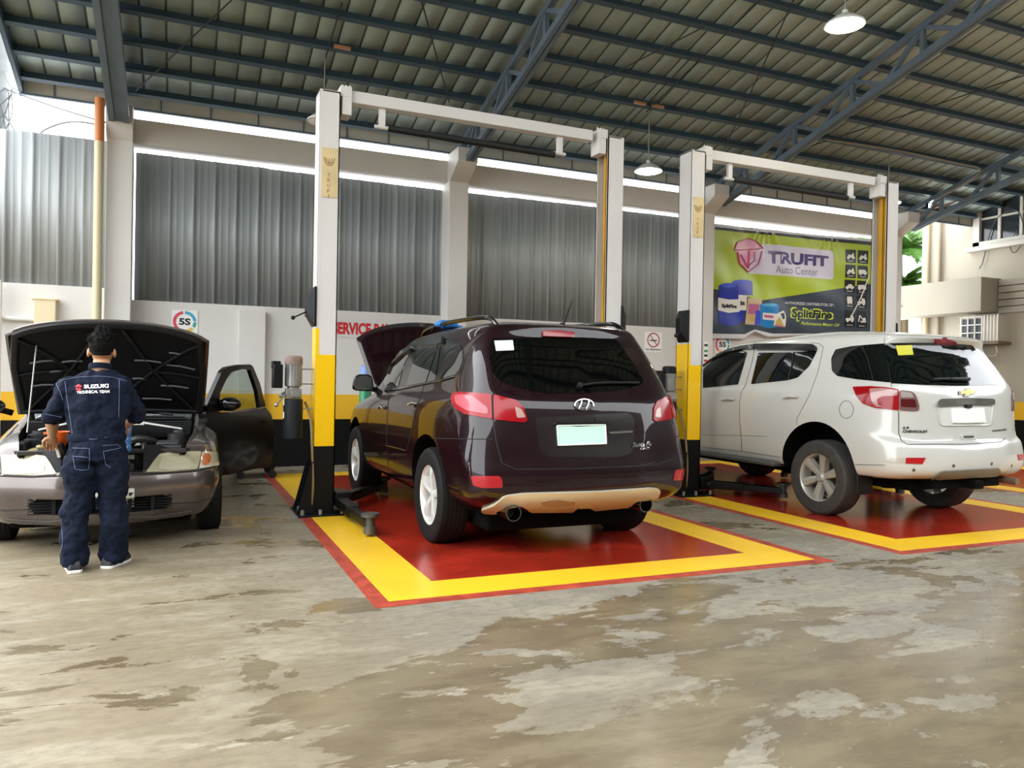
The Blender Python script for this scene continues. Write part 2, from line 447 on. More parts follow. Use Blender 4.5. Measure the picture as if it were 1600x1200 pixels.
# ------------------------------------------------------------------ roof
SL = .27; YE = 11.3
def zroof(y, drop=0): return 4.94+SL*(YE-y)-drop
RX0, RX1, RY0 = -1.86, 15.5, -1.5
ROOF = mat('roof_foil', '#b0bfb8', .55, var=(1.1, .12), bump=(7, .1, .01))
STEEL = mat('blue_grey_steel', '#3a4f5e', .5, var=(3, .15)); STEEL2 = mat('truss_grey_steel', '#5c6b78', .5, var=(3, .15))
rb = MB(); vs = []; fs = []; x = RX0; prof = []
while x < RX1: prof += [(x, 0), (x+.004, .008), (x+.022, .008), (x+.026, 0)]; x += .275
prof.append((RX1, 0))
for px, d in prof: vs += [(px, YE+.12, zroof(YE+.12)+d), (px, RY0, zroof(RY0)+d)]
for i in range(len(prof)-1): rb.add([vs[2*i], vs[2*i+1], vs[2*i+3], vs[2*i+2]], [(0, 1, 2, 3)], 0 if i % 4 == 3 else 1)
ro = rb.build('ceiling', [ROOF, mat('roof_seam_tape', '#66726e', .6)], center=False, recalc=False); s_ = ro.modifiers.new('t', 'SOLIDIFY'); s_.thickness = .012; s_.offset = 1
tag(ro, 'sloping ribbed green-grey metal roof sheet', 'roof', kind='structure')
ys = [11.13, 10.64, 10.14, 9.61, 9.06, 8.52, 7.98, 7.42]
while ys[-1] > RY0+.6: ys.append(ys[-1]-.56)
for k, y in enumerate(ys):
    z = zroof(y)
    o = MB().bar((RX0, y, z-.055), (RX1, y, z-.055), .05, .095, (0, SL, 1)).bar((RX0, y-.03, z-.1), (RX1, y-.03, z-.1), .075, .008, (0, SL, 1)).build('purlin', STEEL)
    tag(o, 'dark blue-grey steel roof purlin running along the roof', 'purlin', 'roof purlins', 'structure')
fa = empty('fascia_board', (7, YE, 4.76), 'grey board under the roof edge above the bright gap', 'fascia', kind='structure')
MB().bx(RX0, RX1, YE, YE+.02, 4.765, 4.93).build('board', mat('grey_board', '#bdbcb6', .6, var=(2, .08)), fa)
MB().bx(RX0, RX1, YE-.02, YE+.03, 4.745, 4.77).build('edge_strip', STEEL2, fa)
mb = MB(); x = RX0+.35
while x < RX1: mb.bx(x, x+.018, YE-.012, YE, 4.77, 4.93); x += .615
mb.build('joint_strips', STEEL2, fa)
eb = MB().bar((RX0, YE+.1, zroof(YE)-.1), (RX0, RY0, zroof(RY0)-.1), .05, .2).build('roof_edge_beam', STEEL)
tag(eb, 'steel edge beam along the open left end of the roof', 'beam', kind='structure')
def truss(x, first, label, deep=.36):
    t = empty('roof_truss', (x, 11, 4.6), label, 'roof truss', 'roof trusses', 'structure')
    ztop = lambda y: zroof(y)-.15
    zbot = lambda y: zroof(y)-.19-deep
    yb, ye = 11.05, RY0+.3
    MB().bar((x, 11.2, ztop(11.2)), (x, ye, ztop(ye)), .08, .085).build('top_chord', STEEL2, t)
    if first:   # a boxed-in girder
        MB().bar((x, yb, zbot(yb)+.15), (x, ye, zbot(ye)+.15), .2, .3).build('web_plate', STEEL2, t)
        for d in (-.085, .085): MB().bar((x+d, yb-.1, zbot(yb-.1)), (x+d, ye, zbot(ye)), .07, .06).build('bottom_chord', STEEL2, t)
        return t
    MB().bar((x-.035, yb, zbot(yb)), (x-.035, ye, zbot(ye)), .055, .085).bar((x+.035, yb, zbot(yb)), (x+.035, ye, zbot(ye)), .055, .085).build('bottom_chord', STEEL2, t)
    y = yb-.05; k = 0; step = .56*2
    MB().bar((x, yb-.02, zbot(yb)), (x, yb-.02, ztop(yb)), .05, .05, (1,0,0)).build('web_member', STEEL2, t)
    while y-step > ye and y > -1.5:
        ym = y-step*.5; y2 = y-step
        MB().bar((x, y, zbot(y)), (x, ym, ztop(ym)), .055, .06, (1,0,0)).build('web_member', STEEL2, t)
        MB().bar((x, ym, ztop(ym)), (x, ym-.02, zbot(ym-.02)), .06, .06, (1,0,0)).build('web_member', STEEL2, t)
        MB().bar((x, ym, ztop(ym)), (x, y2, zbot(y2)), .055, .06, (1,0,0)).build('web_member', STEEL2, t)
        y = y2
    return t
truss(PX[0], True, 'dark boxed roof girder rising from the leftmost pillar')
truss(PX[1]+.03, False, 'steel lattice truss rising from the pillar behind the maroon car')
truss(PX[2]+.25, False, 'steel lattice truss rising from the pillar left of the banner')
truss(PX[3]+.38, False, 'steel lattice truss at the pillar right of the banner')
# sag rods under the sheets
ROD = mat('rod_black', '#1c2226', .5)
def onroof(u, v, drop=.17):
    d = ray(u, v); t = (4.94+SL*YE-drop-CAM.z)/(d.z+SL*d.y); return CAM+d*t
for a, b in (((362, 0), (212, 142)), ((659, 3), (702, 160)), ((1240, 0), (1132, 232)), ((1188, 0), (1010, 175)), ((1100, 42), (886, 152)), ((1600, 118), (1268, 228)), ((1080, 90), (960, 216)), ((534, 5), (500, 120))):
    o = MB().tube([onroof(*a), onroof(*b)], .009, 6).build('tie_rod', ROD)
    tag(o, 'thin dark diagonal tie rod under the roof sheets', 'tie rod', 'roof tie rods', 'structure')
# ------------------------------------------------------------------ neighbouring house on the right
HX = 15.5
GLASS_D = mat('dark_window_glass', '#2a3033', .08, spec=.6)
WHITE_F = mat('white_frame', '#c9c5ba', .5)
hb = MB()
hb.bx(HX, HX+6, 8.7, 12.48, 1.035, 9, 0); hb.bx(HX, HX+6, 8.7, 12.48, .675, 1.035, 1); hb.bx(HX, HX+6, 8.7, 12.48, 0, .675, 2)
tag(hb.build('wall_right', [CREAM, BYE, BLK], center=False), 'cream neighbouring house wall with yellow and black bands', 'wall', kind='structure')
led = MB().bx(HX-.6, HX, 10.62, 13.3, 2.86, 3.56).build('balcony_parapet', mat('ledge_paint', '#928b7b', .7, var=(1, .06)), bevel=.01)
tag(led, 'plain concrete balcony parapet on the cream house', 'parapet', kind='structure')
sd = MB()
for k in range(5): sd.bar((HX-.06, 8, 2.9+.14*k), (HX-.06, 10.6, 2.9+.14*k), .1, .12)
tag(sd.build('trim_2', mat('ledge_paint', '#bdb6a6')), 'stepped concrete ledge beside the balcony parapet', 'ledge', kind='structure')
w = empty('window_1', (HX, 10.3, 4.25), 'white framed upper window of the cream house', 'window', kind='structure')
fr = MB(); y0, y1, z0, z1 = 9.3, 11.12, 4.32, 5.36
for a in (y0, y1): fr.bx(HX-.1, HX+.02, a-.07, a+.07, z0-.05, z1+.06)
for a in (z0, z1): fr.bx(HX-.1, HX+.02, y0-.07, y1+.07, a-.05, a+.05)
fr.build('window_frame', WHITE_F, w)
mb = MB()
for yy in (9.75, 10.2, 10.65): mb.bx(HX-.06, HX, yy-.03, yy+.03, z0, z1)
mb.bx(HX-.05, HX, y0, y1, 4.83, 4.87); mb.build('mullion', WHITE_F, w)
MB().bx(HX-.02, HX+.02, y0, y1, z0, z1).build('window_pane', GLASS_D, w)
MB().bx(HX-.18, HX, y0-.2, y1+.2, z0-.14, z0-.05).build('window_sill', WHITE_F, w)
ac = empty('air_conditioner', (HX, 10.85, 2.22), 'window air conditioner behind a rusty white grille on the cream house', 'air conditioner')
MB().bx(HX-.32, HX-.002, 10.45, 11.25, 2.26, 2.78).build('casing', mat('ac_casing', '#b9b2a4', .5), ac)
MB().bx(HX-.33, HX-.31, 10.78, 11.22, 2.3, 2.74).build('coil', mat('ac_coil', '#3c4043', .6), ac)
mb = MB(); WG = mat('white_grille', '#d8d4c8', .5)
for k in range(4): mb.bx(HX-.37, HX-.35, 10.76+.155*k-.01, 10.76+.155*k+.01, 2.27, 2.8)
for k in range(4): mb.bx(HX-.37, HX-.35, 10.74, 11.25, 2.28+.165*k-.01, 2.28+.165*k+.01)
for k in range(5): mb.bx(HX-.37, HX-.35, 10.42+.07*k, 10.44+.07*k, 2.27, 2.8)
mb.build('grille', WG, ac)
MB().bx(HX-.4, HX-.002, 10.38, 11.3, 2.2, 2.25).build('bracket', mat('rust', '#6b5847', .7), ac)
p = MB().tube(smooth_line([(HX-.3, 10.5, 2.17), (HX-.3, 10.46, 2.02), (HX-.2, 10.6, 1.96), (HX-.06, 11.3, 1.95)], 5), .018, 8).build('drain_pipe', mat('grey_pipe', '#a79f90', .5)); tag(p, 'thin drain pipe bending down below the air conditioner', 'pipe')
for k, (y, r, l) in enumerate(((12.3, .05, 'cream downpipe on the house wall, farther of two'), (11.98, .04, 'brown downpipe on the house wall, nearer of two'))):
    o = MB().tube([(HX-.07, y, 0), (HX-.07, y, 5.2)], r, 10).build('downpipe', mat('pipe%d' % k, ('#c9b795', '#8a7a66')[k], .5)); tag(o, l, 'pipe')
# house front behind the banner's right end, palms beyond
PALM = mat('palm_leaf', '#5d8a3a', .5, var=(3, .35))
def palm(x, y, h, label, seed):
    r = random.Random(seed); t = empty('palm_tree', (x, y, 0), label, 'palm tree', 'palms beyond the wall')
    MB().tube([(x, y, 0), (x+.05, y, h*.5), (x, y, h)], [.12, .1, .08], 8).build('trunk', mat('palm_trunk', '#6d5f4c', .8), t)
    mb = MB()
    for k in range(26):
        a = 2*PI*k/26+r.uniform(-.2, .2); e = r.uniform(.1, 1.1); Lf = r.uniform(1.2, 1.8); pts = []
        for s in range(8):
            q = s/7; pts.append(V((x+math.cos(a)*Lf*q*math.cos(e*(1-q)), y+math.sin(a)*Lf*q*math.cos(e*(1-q)), h+Lf*(math.sin(e)*q-.75*q*q))))
        mb.tube(pts, [.015]*7+[.004], 4)
        for s in range(1, 8):
            p, d = pts[s], (pts[s]-pts[s-1]).normalized(); side = d.cross(V((0, 0, 1))).normalized()
            for sg in (-1, 1):
                for j in range(5):
                    b = pts[s-1].lerp(p, j/5); tip = b+side*sg*.34*(1-.45*s/8)+d*.2-V((0, 0, .16)); w_ = d*.03
                    mb.add([b-w_, b+w_, tip], [(0, 1, 2)])
    mb.build('fronds', PALM, t, recalc=False)
palm(17.4, 14.7, 4.85, 'green palm seen between last pillar and cream house', 3); palm(19.6, 16.6, 5.7, 'taller green palm farther behind the cream house', 5)
palm(18.0, 15.0, 4.1, 'low green palm just behind the corner of the cream house', 9)
# ------------------------------------------------------------------ unseen walls added round the yard for reflections and light
ob = MB().bx(-24, 29, -17, -16.7, 0, 13).build('unseen_wall_front', mat('unseen_wall_grey', '#47453f', .9, spec=.1, var=(.7, .25)), center=False)  # unseen wall, its height and length shaped to keep car reflections dark
tag(ob, 'plain dark grey unseen wall across the yard, sized to darken reflections', 'wall', kind='structure')
ob = MB().bx(32, 32.3, -22, 13, 0, 9).build('unseen_wall_side', mat('unseen_wall_grey', '#55524c'), center=False)  # unseen wall added to cut low daylight from the open side
tag(ob, 'grey unseen wall added far to the side of the yard to block light', 'wall', kind='structure')
# ------------------------------------------------------------------ two post lifts
LW = mat('lift_white', '#d3d0cc', .35, var=(1.5, .03)); LY = mat('lift_yellow', '#f5c400', .3, coat=.2); LB = mat('lift_black', '#0a0b0d', .42, spec=.25)
CARR = mat('carriage_yellow_shaded', '#b98a12', .45, var=(3, .15)); DK = mat('dark_rubber', '#17181a', .7); STL = mat('plain_steel', '#9c9c98', .35, metal=.7)  # carriage yellow is darkened: shade inside the post channel painted in
MOT = mat('motor_grey', '#8f8f8c', .4, metal=.4, var=(8, .25)); BRN = mat('plaque_gold', '#d0bb8a', .45, var=(5, .12)); BRN2 = mat('plaque_print', '#8d6f45', .5)
PUMP = mat('tank_grey', '#1d2225', .45, spec=.3); CAP_RED = mat('rusty_cap', '#7a665c', .6, var=(20, .4)); HOSE = mat('hose_black', '#141414', .5)
def lift_post(root, x0, x1, side, name_label):
    """side = -1: opening towards +X (left post), +1: opening towards -X"""
    y0, y1, zt = 7.355, 7.6, 3.978
    zb, zw = .64, 1.5
    op = x1 if side < 0 else x0; bk = x0 if side < 0 else x1; s = -1 if side < 0 else 1
    mb = MB(); t = .012
    for z0, z1, mi in ((0, zb, 2), (zb, zw, 1), (zw, zt, 0)):
        mb.bx(x0, x1, y0, y0+t, z0, z1, mi); mb.bx(x0, x1, y1-t, y1, z0, z1, mi)
    for z0, z1, mi in ((0, zb, 2), (zb, 1.745, 1), (1.745, zt, 0)):
        mb.bx(min(bk, bk-s*t), max(bk, bk-s*t), y0-.001, y1+.001, z0, z1, mi)
        mb.bx(min(bk, bk-s*.028), max(bk, bk-s*.028), y0-.0015, y0+.004, z0, z1, mi)
    for z0, z1, mi in ((0, zb, 2), (zb, zw, 1), (zw, zt, 0)):   # inward lips of the channel
        for ya, yb in ((y0, y0+.02), (y1-.022, y1)): mb.bx(min(op, op-s*-.01), max(op, op-s*-.01), ya, yb, z0, z1, mi)
    mb.bx(x0, x1, y0, y1, zt-.012, zt+.004, 0)
    p = mb.build('post', [LW, LY, LB], root)
    tag(p, name_label)
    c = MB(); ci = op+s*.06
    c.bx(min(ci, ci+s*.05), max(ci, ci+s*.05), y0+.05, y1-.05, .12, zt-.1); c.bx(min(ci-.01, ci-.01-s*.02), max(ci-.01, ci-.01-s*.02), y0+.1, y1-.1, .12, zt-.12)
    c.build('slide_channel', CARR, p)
    return p
def latch_cover(root, x, sgn, y=7.44, z=1.95):
    mb = MB(); a, b = .185, .075
    v = []
    for d, hz, hy in ((0, a, .1), (.02, a, .1), (.075, b*1.35, .06), (.09, b*1.2, .05)):
        v.append([(x+sgn*d, y-hy, z-hz), (x+sgn*d, y+hy, z-hz), (x+sgn*d, y+hy, z+hz), (x+sgn*d, y-hy, z+hz)])
    mb.loft(v, 0, False); return mb.build('latch_cover', LB, root, bevel=.006)
def lift(dx, label, arms, rod=True, black=False):
    r = empty('two_post_lift', (2.817+dx, 7.48, 0), label, 'car lift', 'two post car lifts')
    X = lambda v: v+dx
    pl_ = lift_post(r, X(1.17), X(1.36), -1, 'left lift post, white over yellow and black')
    pr_ = lift_post(r, X(4.269), X(4.464), 1, 'right lift post with yellow channel inside')
    bm = MB().bx(X(1.44), X(4.1), 7.4, 7.52, 3.915, 4.03).build('overhead_beam', LW, r, bevel=.006)
    for xa, s in ((1.36, 1), (4.269, -1)):
        b = MB(); x_ = X(xa)
        b.bx(min(x_, x_+s*.11), max(x_, x_+s*.11), 7.37, 7.55, 3.95, 4.05); b.bx(min(x_+s*.02, x_+s*.11), max(x_+s*.02, x_+s*.11), 7.37, 7.55, 3.78, 3.95)
        for k in range(3): b.cyl((x_+s*(.03+.035*k), 7.42, 4.05), (x_+s*(.03+.035*k), 7.42, 4.075), .012, n=8)
        b.build('beam_bracket', LW, r, bevel=.004)
    if rod:
        hb_ = MB()
        for xx in (1.78, 3.72): hb_.bx(X(xx)-.03, X(xx)+.03, 7.43, 7.47, 3.73, 3.92); hb_.cyl((X(xx)-.07, 7.45, 3.735), (X(xx)+.07, 7.45, 3.735), .02, n=8)
        q = hb_.build('bar_hanger', LW, bm)
        MB().cyl((X(1.84), 7.45, 3.735), (X(3.66), 7.45, 3.715), .034, n=12).build('shut_off_bar', mat('bar_padding', '#0c0e11', .6), r)
    for xa, s, p in ((1.265, -1, pl_), (4.366, 1, pr_)):
        b = MB().bx(X(xa)-.25, X(xa)+.2, 7.2, 7.78, 0, .02)
        b.build('base_plate', LB, r, bevel=.003)
        g = MB()
        for yy in (7.33, 7.62):
            e = X(1.17) if s < 0 else X(4.464); g.prism([(0, .02), (s*.16, .02), (s*.13, .1), (s*.03, .5), (0, .5)], (e, yy, 0), (1, 0, 0), (0, 0, 1), .014)
        g.build('gusset', LB, r)
        g = MB()
        for bx_, by in ((-.21, 7.24), (-.05, 7.23), (.15, 7.23), (-.21, 7.73), (-.21, 7.48)): g.lathe([(0, .045), (.016, .045), (.018, .02), (.018, 0)], (X(xa)+bx_, by, .02), (0, 0, 1), 8); 
        g.build('anchor_bolt', STL, r)
        c = MB(); e = X(1.375) if s < 0 else X(4.255)
        c.bx(min(e, e-s*.14), max(e, e-s*.14), 7.34, 7.62, .06, .2); c.build('arm_carriage', LB, r, bevel=.01)
    for ax, ay, bx_, by in arms:
        a = MB(); p, q = V((X(ax), ay, .115)), V((X(bx_), by, .1)); m_ = p.lerp(q, .5); d = (q-p).normalized()
        a.bar(p, m_, .11, .09).bar(m_-d*.05, q, .085, .07); a.ball(p, .075, sc=(1, 1, .8))
        arm = a.build('swing_arm', LB, r, bevel=.008)
        MB().lathe([(.0, 0), (.05, 0), (.05, .05), (.038, .06), (.038, .13), (.075, .14), (.075, .165), (.0, .165)], (q.x, q.y, .025), (0, 0, 1), 20).build('lifting_pad', mat('pad_steel', '#55554f', .45, metal=.5, var=(12, .3)), arm)
    # plaque with standing letters
    pq = MB().bx(X(1.195), X(1.345), 7.349, 7.354, 2.975, 3.44).build('name_plaque', BRN, r)
    mb = MB(); cx = X(1.262)
    for i, ch in enumerate('TRUFI'):
        vs, fs = text2d(ch, .01); z = 3.2-.043*i*1.15; w_ = .028 if ch != 'I' else .008
        mb.add([(cx-w_/2+x*w_, 7.3475, z-.032+y*.032) for x, y in vs], fs)
    for pts in ([(-.05, .0), (-.035, -.05), (-.012, -.075), (0, -.06), (.012, -.075), (.035, -.05), (.05, 0)], [(-.03, .0), (-.02, -.04), (0, -.052), (.02, -.04), (.03, .0)], [(0, -.01), (0, -.055)]):
        mb.tube([(cx+a, 7.348, 3.345+b) for a, b in pts], .0035, 6)
    mb.build('lettering', BRN2, pq)
    latch_cover(r, X(1.17), -1); latch_cover(r, X(4.464), 1)
    lv = MB(); lv.tube([(X(1.09), 7.4, 1.9), (X(.955), 7.3, 1.83)], .007, 8); lv.ball((X(.95), 7.297, 1.828), .02); lv.build('latch_lever', LB, r)
    # power unit
    mx, my = X(.985), 7.46
    u = MB().lathe([(0, 0), (.055, 0), (.055, .02), (.075, .03), (.075, .3), (0, .3)], (mx, my, 1.17), (0, 0, 1), 24)
    for k in range(18):
        a = 2*PI*k/18; c, s_ = math.cos(a), math.sin(a); u.bar((mx+c*.075, my+s_*.075, 1.21), (mx+c*.075, my+s_*.075, 1.4), .02, .006, (c, s_, 0))
    pu = u.build('motor', MOT, r)
    MB().lathe([(0, .085), (.06, .085), (.08, .07), (.083, 0), (.0, 0)], (mx, my, 1.4), (0, 0, 1), 24).build('motor_cap', LB if black else CAP_RED, pu)
    MB().bx(mx-.07, mx+.07, my-.06, my+.06, 1.085, 1.175).bx(mx-.03, mx+.05, my-.09, my, 1.1, 1.15).cyl((mx-.08, my, 1.13), (mx-.12, my-.05, 1.1), .02, n=8).build('pump_block', STL, r, bevel=.004)
    MB().lathe([(0, 0), (.085, 0), (.09, .02), (.09, .36), (.08, .37), (0, .37)], (mx, my, .71), (0, 0, 1), 28).build('oil_tank', PUMP, r)
    MB().bx(mx-.19, mx-.105, my-.08, my+.08, 1.18, 1.4).bx(mx-.2, mx-.12, my-.05, my+.05, 1.36, 1.43).build('control_box', LB, r, bevel=.008)
    MB().tube([(mx-.07, my-.03, 1.13), (mx-.16, my-.11, 1.03)], .008, 8).ball((mx-.165, my-.115, 1.025), .02).build('release_lever', STL, r)
    MB().bar((mx, my+.03, 1.36), (X(1.17), my+.03, 1.36), .03, .012).bar((mx, my+.03, 1.22), (X(1.17), my+.03, 1.22), .03, .012).bar((mx, my, .99), (X(1.17), my, .99), .03, .012).build('mounting_bracket', STL, r)
    lb = MB().bx(mx-.0915, mx-.085, my-.045, my-.01, .9, .96).bx(mx-.0915, mx-.085, my-.045, my-.01, 1.02, 1.08).build('tank_label', mat('paper_white', '#e9e9e6', .6), r)
    MB().tube(smooth_line([(X(1.1), 7.5, 1.05), (X(1.14), 7.42, .9), (X(1.15), 7.34, .6), (X(1.16), 7.32, .3), (X(1.15), 7.33, .05)], 6), .012, 8).build('hydraulic_hose', mat('hose_tan', '#7d6a45', .5), r)
    islands(r, ('gusset', 'anchor_bolt', 'mounting_bracket', 'beam_bracket', 'bar_hanger', 'tank_label'))
    return r
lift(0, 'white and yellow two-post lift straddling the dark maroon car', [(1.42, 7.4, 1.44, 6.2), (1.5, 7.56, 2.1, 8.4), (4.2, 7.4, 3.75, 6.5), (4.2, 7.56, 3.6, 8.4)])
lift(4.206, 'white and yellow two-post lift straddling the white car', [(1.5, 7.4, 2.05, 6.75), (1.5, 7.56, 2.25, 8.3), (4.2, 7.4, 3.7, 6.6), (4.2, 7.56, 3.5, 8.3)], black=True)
# ------------------------------------------------------------------ pendant lamps
LAMPM = mat('lamp_glow', '#ffffff', .4, emit=('#fff6e0', 70)); SHADE = mat('lamp_shade', '#d9d8d4', .4)
def lamp(x, y, z, label, on=True, ztop=None):
    t = empty('pendant_lamp', (x, y, z), label, 'lamp', 'high bay pendant lamps')
    MB().tube([(x, y, z+.1), (x, y, ztop or zroof(y)-.12)], .008, 6).build('cord', mat('cord_grey', '#8d9492', .5), t)
    MB().lathe([(0, .16), (.03, .16), (.035, .12), (.11, .09), (.2, .02), (.205, 0), (.19, 0)], (x, y, z), (0, 0, 1), 36).build('lamp_shade', SHADE, t)
    MB().lathe([(0, -.03), (.08, -.03), (.17, -.008), (.19, .002), (0, .002)], (x, y, z), (0, 0, 1), 36).build('diffuser', LAMPM if on else SHADE, t)
pA = atY(1013, 268, 9.61); lamp(pA.x, 9.61, pA.z, 'lit white pendant lamp hanging between the two lifts')
pB = atY(1320, 40, 6.1); lamp(pB.x, 6.1, pB.z, 'lit white pendant lamp high under the roof above the white car')
pC = atY(506, 191, 9.61); lamp(pC.x, 9.61, pC.z, 'pendant lamp half hidden behind the top of the first lift post', False)
pD = atY(1388, 318, 9.61); lamp(pD.x, 9.61, pD.z, 'pendant lamp hanging behind the far post of the second lift', True)
# more of the same two rows, further along the roof
# ------------------------------------------------------------------ flat things on the wall
PAPER = mat('paper_white', '#e9e9e6', .6)
def plate(name, u0, v0, u1, v1, y, label, cat, m=PAPER, th=.006):
    a, b, c, d = atY(u0, v1, y), atY(u1, v1, y), atY(u1, v0, y), atY(u0, v0, y)
    x0, x1 = (a.x+d.x)/2, (b.x+c.x)/2; z0, z1 = (a.z+b.z)/2, (c.z+d.z)/2
    r = empty(name, ((x0+x1)/2, y, z0), label, cat)
    MB().bx(x0, x1, y-th, y, z0, z1).build('panel', m, r)
    def pt(s, t, off=.002): return V((x0+(x1-x0)*s, y-th-off, z0+(z1-z0)*t))
    return r, pt, (x1-x0), (z1-z0)
def flat_text(mb, pt, s, x0, x1, y0, y1, off=.002, bold=.02, mi=0, shear=0):
    vs, fs = text2d(s, bold, shear); mb.add([pt(x0+(x1-x0)*x, y0+(y1-y0)*y, off) for x, y in vs], fs, mi)
def flat_poly(mb, pt, poly, off=.002, mi=0):
    vs = [pt(x, y, off) for x, y in poly]; mb.add(vs, [list(range(len(vs)))], mi)
def arc(cx, cy, r0, r1, a0, a1, asp=1, n=14):
    o = [(cx+math.cos(a0+(a1-a0)*k/n)*r1, cy+math.sin(a0+(a1-a0)*k/n)*r1*asp) for k in range(n+1)]
    return o, [(cx+math.cos(a1+(a0-a1)*k/n)*r0, cy+math.sin(a1+(a0-a1)*k/n)*r0*asp) for k in range(n+1)]
def flat_ring(mb, pt, cx, cy, r0, r1, a0, a1, asp, off=.002, mi=0, n=18):
    o, i = arc(cx, cy, r0, r1, a0, a1, asp, n); i = i[::-1]
    vs = [pt(x, y, off) for x, y in o]+[pt(x, y, off) for x, y in i]; n1 = n+1
    mb.add(vs, [(k, k+1, n1+k+1, n1+k) for k in range(n)], mi)
C5 = [mat('s_red', '#d2485a', .5), mat('s_blue', '#3fa3c4', .5), mat('s_teal', '#39a58f', .5), mat('s_gold', '#e3b64c', .5)]; INK = mat('ink_black', '#17181a', .5); REDI = mat('ink_red', '#c4282c', .5)
for k, (q, lab) in enumerate((((268, 485, 309, 521), 'round multicoloured 5S poster on white wall above the grey car'), ((1116, 525, 1141, 552), 'round multicoloured 5S poster on white wall under the banner'))):
    r, pt, w_, h_ = plate('poster', *q, WY-.002, lab, 'poster'); r['group'] = '5S posters'; mb = MB(); asp = w_/h_
    for i, (a0, a1) in enumerate(((.55*PI, 1.28*PI), (.03*PI, .5*PI), (-.17*PI, .0), (-.68*PI, -.22*PI))):
        flat_ring(mb, pt, .5, .5, .33, .45, a0, a1, asp, mi=i)
    mb.build('colour_ring', C5, r, recalc=False)
    mb = MB(); flat_text(mb, pt, '5S', .28, .72, .36, .66, bold=.04); mb.build('lettering', INK, r, recalc=False)
r, pt, w_, h_ = plate('sign', 510, 500, 617, 528, WY-.002, 'white sign with red SERVICE BAY lettering on the back wall', 'sign', mat('sign_grey', '#cfcdca', .45))
mb = MB(); flat_text(mb, pt, 'SERVICE BAY', .085, .975, .16, .84, bold=.05); mb.build('lettering', REDI, r, recalc=False)
r, pt, w_, h_ = plate('sign', 1007, 519, 1034, 550, WY-.002, 'small no smoking sign with red ring on white wall', 'sign')
mb = MB(); asp = w_/h_; flat_ring(mb, pt, .5, .6, .3, .36, 0, 2*PI, asp, n=30); d = .25; flat_poly(mb, pt, [(.5-d, .6+d*asp+.03), (.5-d+.05, .6+d*asp+.04), (.5+d, .6-d*asp), (.5+d-.05, .6-d*asp-.02)])
mb.build('prohibition_ring', mat('ink_dull_red', '#a83a3e', .5), r, recalc=False)
mb = MB(); flat_poly(mb, pt, [(.3, .55), (.7, .55), (.7, .61), (.3, .61)]); flat_text(mb, pt, 'NO SMOKING', .06, .94, .08, .17, bold=.03); mb.build('lettering', INK, r, recalc=False)
r, pt, w_, h_ = plate('notice', 1099, 534, 1106, 570, WY-.33, 'narrow strip notice with red and green marks beside the lift post', 'notice')
mb = MB()
for i, (z, m_) in enumerate(((.85, 0), (.6, 1), (.4, 0), (.18, 2))): flat_poly(mb, pt, [(.1, z-.05), (.9, z-.05), (.9, z+.05), (.1, z+.05)], mi=m_)
mb.build('print', [INK, mat('ink_green', '#3d8a5a', .5), REDI], r, recalc=False)
# ------------------------------------------------------------------ banner
BY = WY-.06
zb = lambda a, b: (1090+a/5.517, 340+b/5.517)
def bpt(a, b, off=0):
    u, v = zb(a, b); p = atY(u, v, BY)
    w_ = .016*math.sin(p.x*3.1+p.z*5.5)*math.sin(p.z*2.3+1)+.012*math.sin((p.x-9.9)*11+p.z*4)*max(0, 1-abs(p.x-10)/1.6)
    for fx, k in ((9.95, .022), (11.55, .015)):   # gathers under the two tied eyelets
        dx = p.x-fx; dz = 4.12-p.z
        if dz > 0: w_ += k*math.exp(-dz*1.6)*math.cos(dx*9/(dz+.25))*math.exp(-(dx/(.2+dz*.5))**2)
    return V((p.x, BY-.02-w_-off, p.z))
bn = empty('banner', (10.8, BY, 2.2), 'lime and slate vinyl shop banner with oil buckets on the back wall', 'banner')
VIN = lambda n, c: mat('vinyl_'+n, c, .3, spec=.35)
def bpatch(mb, poly, off=.002, mi=0, step=40, rnd=0):
    if rnd: poly = rounded(poly, rnd)
    vs, fs, ring = fill2d(poly, step); mb.add([bpt(a, b, off) for a, b in vs], fs, mi, True)
TLc, TRc, BRc, BLc = (128, 75), (1497, 225), (1490, 1003), (100, 1012)
mb = MB(); bpatch(mb, [(128, 50), (830, 130), (1500, 190), (1490, 1003), (600, 1030), (480, 985), (400, 1050), (98, 1040)], 0, step=16); o = mb.build('cloth', VIN('white', '#cfd0d6'), bn, recalc=False)
bsol = o.modifiers.new('t', 'SOLIDIFY'); bsol.thickness = .003; bsol.offset = 1
art = bn
def bart(name, items, mats):
    mb = MB()
    for it in items: bpatch(mb, it[0], it[1], it[2], it[3] if len(it) > 3 else 16, it[4] if len(it) > 4 else 0)
    return mb.build(name, mats, art, recalc=False)
SLATE = VIN('slate', '#36404d'); LIME = VIN('lime', '#a9bd2c')
bart('lime_field', [([(126, 100), (520, 135), (1497, 240), (1492, 570), (1200, 615), (540, 715), (108, 610)], .003, 0)], [LIME])
bart('slate_field', [([(108, 610), (540, 715), (1200, 615), (1492, 570), (1490, 1000), (640, 1000), (480, 965), (400, 1005), (100, 1000)], .003, 0)], [SLATE])
bart('dark_top_strip', [([(128, 78), (500, 120), (1497, 212), (1497, 243), (520, 142), (128, 104)], .004, 0)], [VIN('ink', '#23262c')])
bart('title_panel', [([(560, 225), (1165, 290), (1165, 535), (560, 490), (430, 480), (400, 440)], .005, 0, 20, 25)], [VIN('lilac', '#cfcbe0')])
def btext(name, s, q, m, bold=.02, off=.008, shear=0):
    vs, fs = text2d(s, bold, shear); f = quad_map(q); mb = MB(); mb.add([bpt(*f(x, y), off) for x, y in vs], fs); return mb.build(name, m, art, recalc=False)
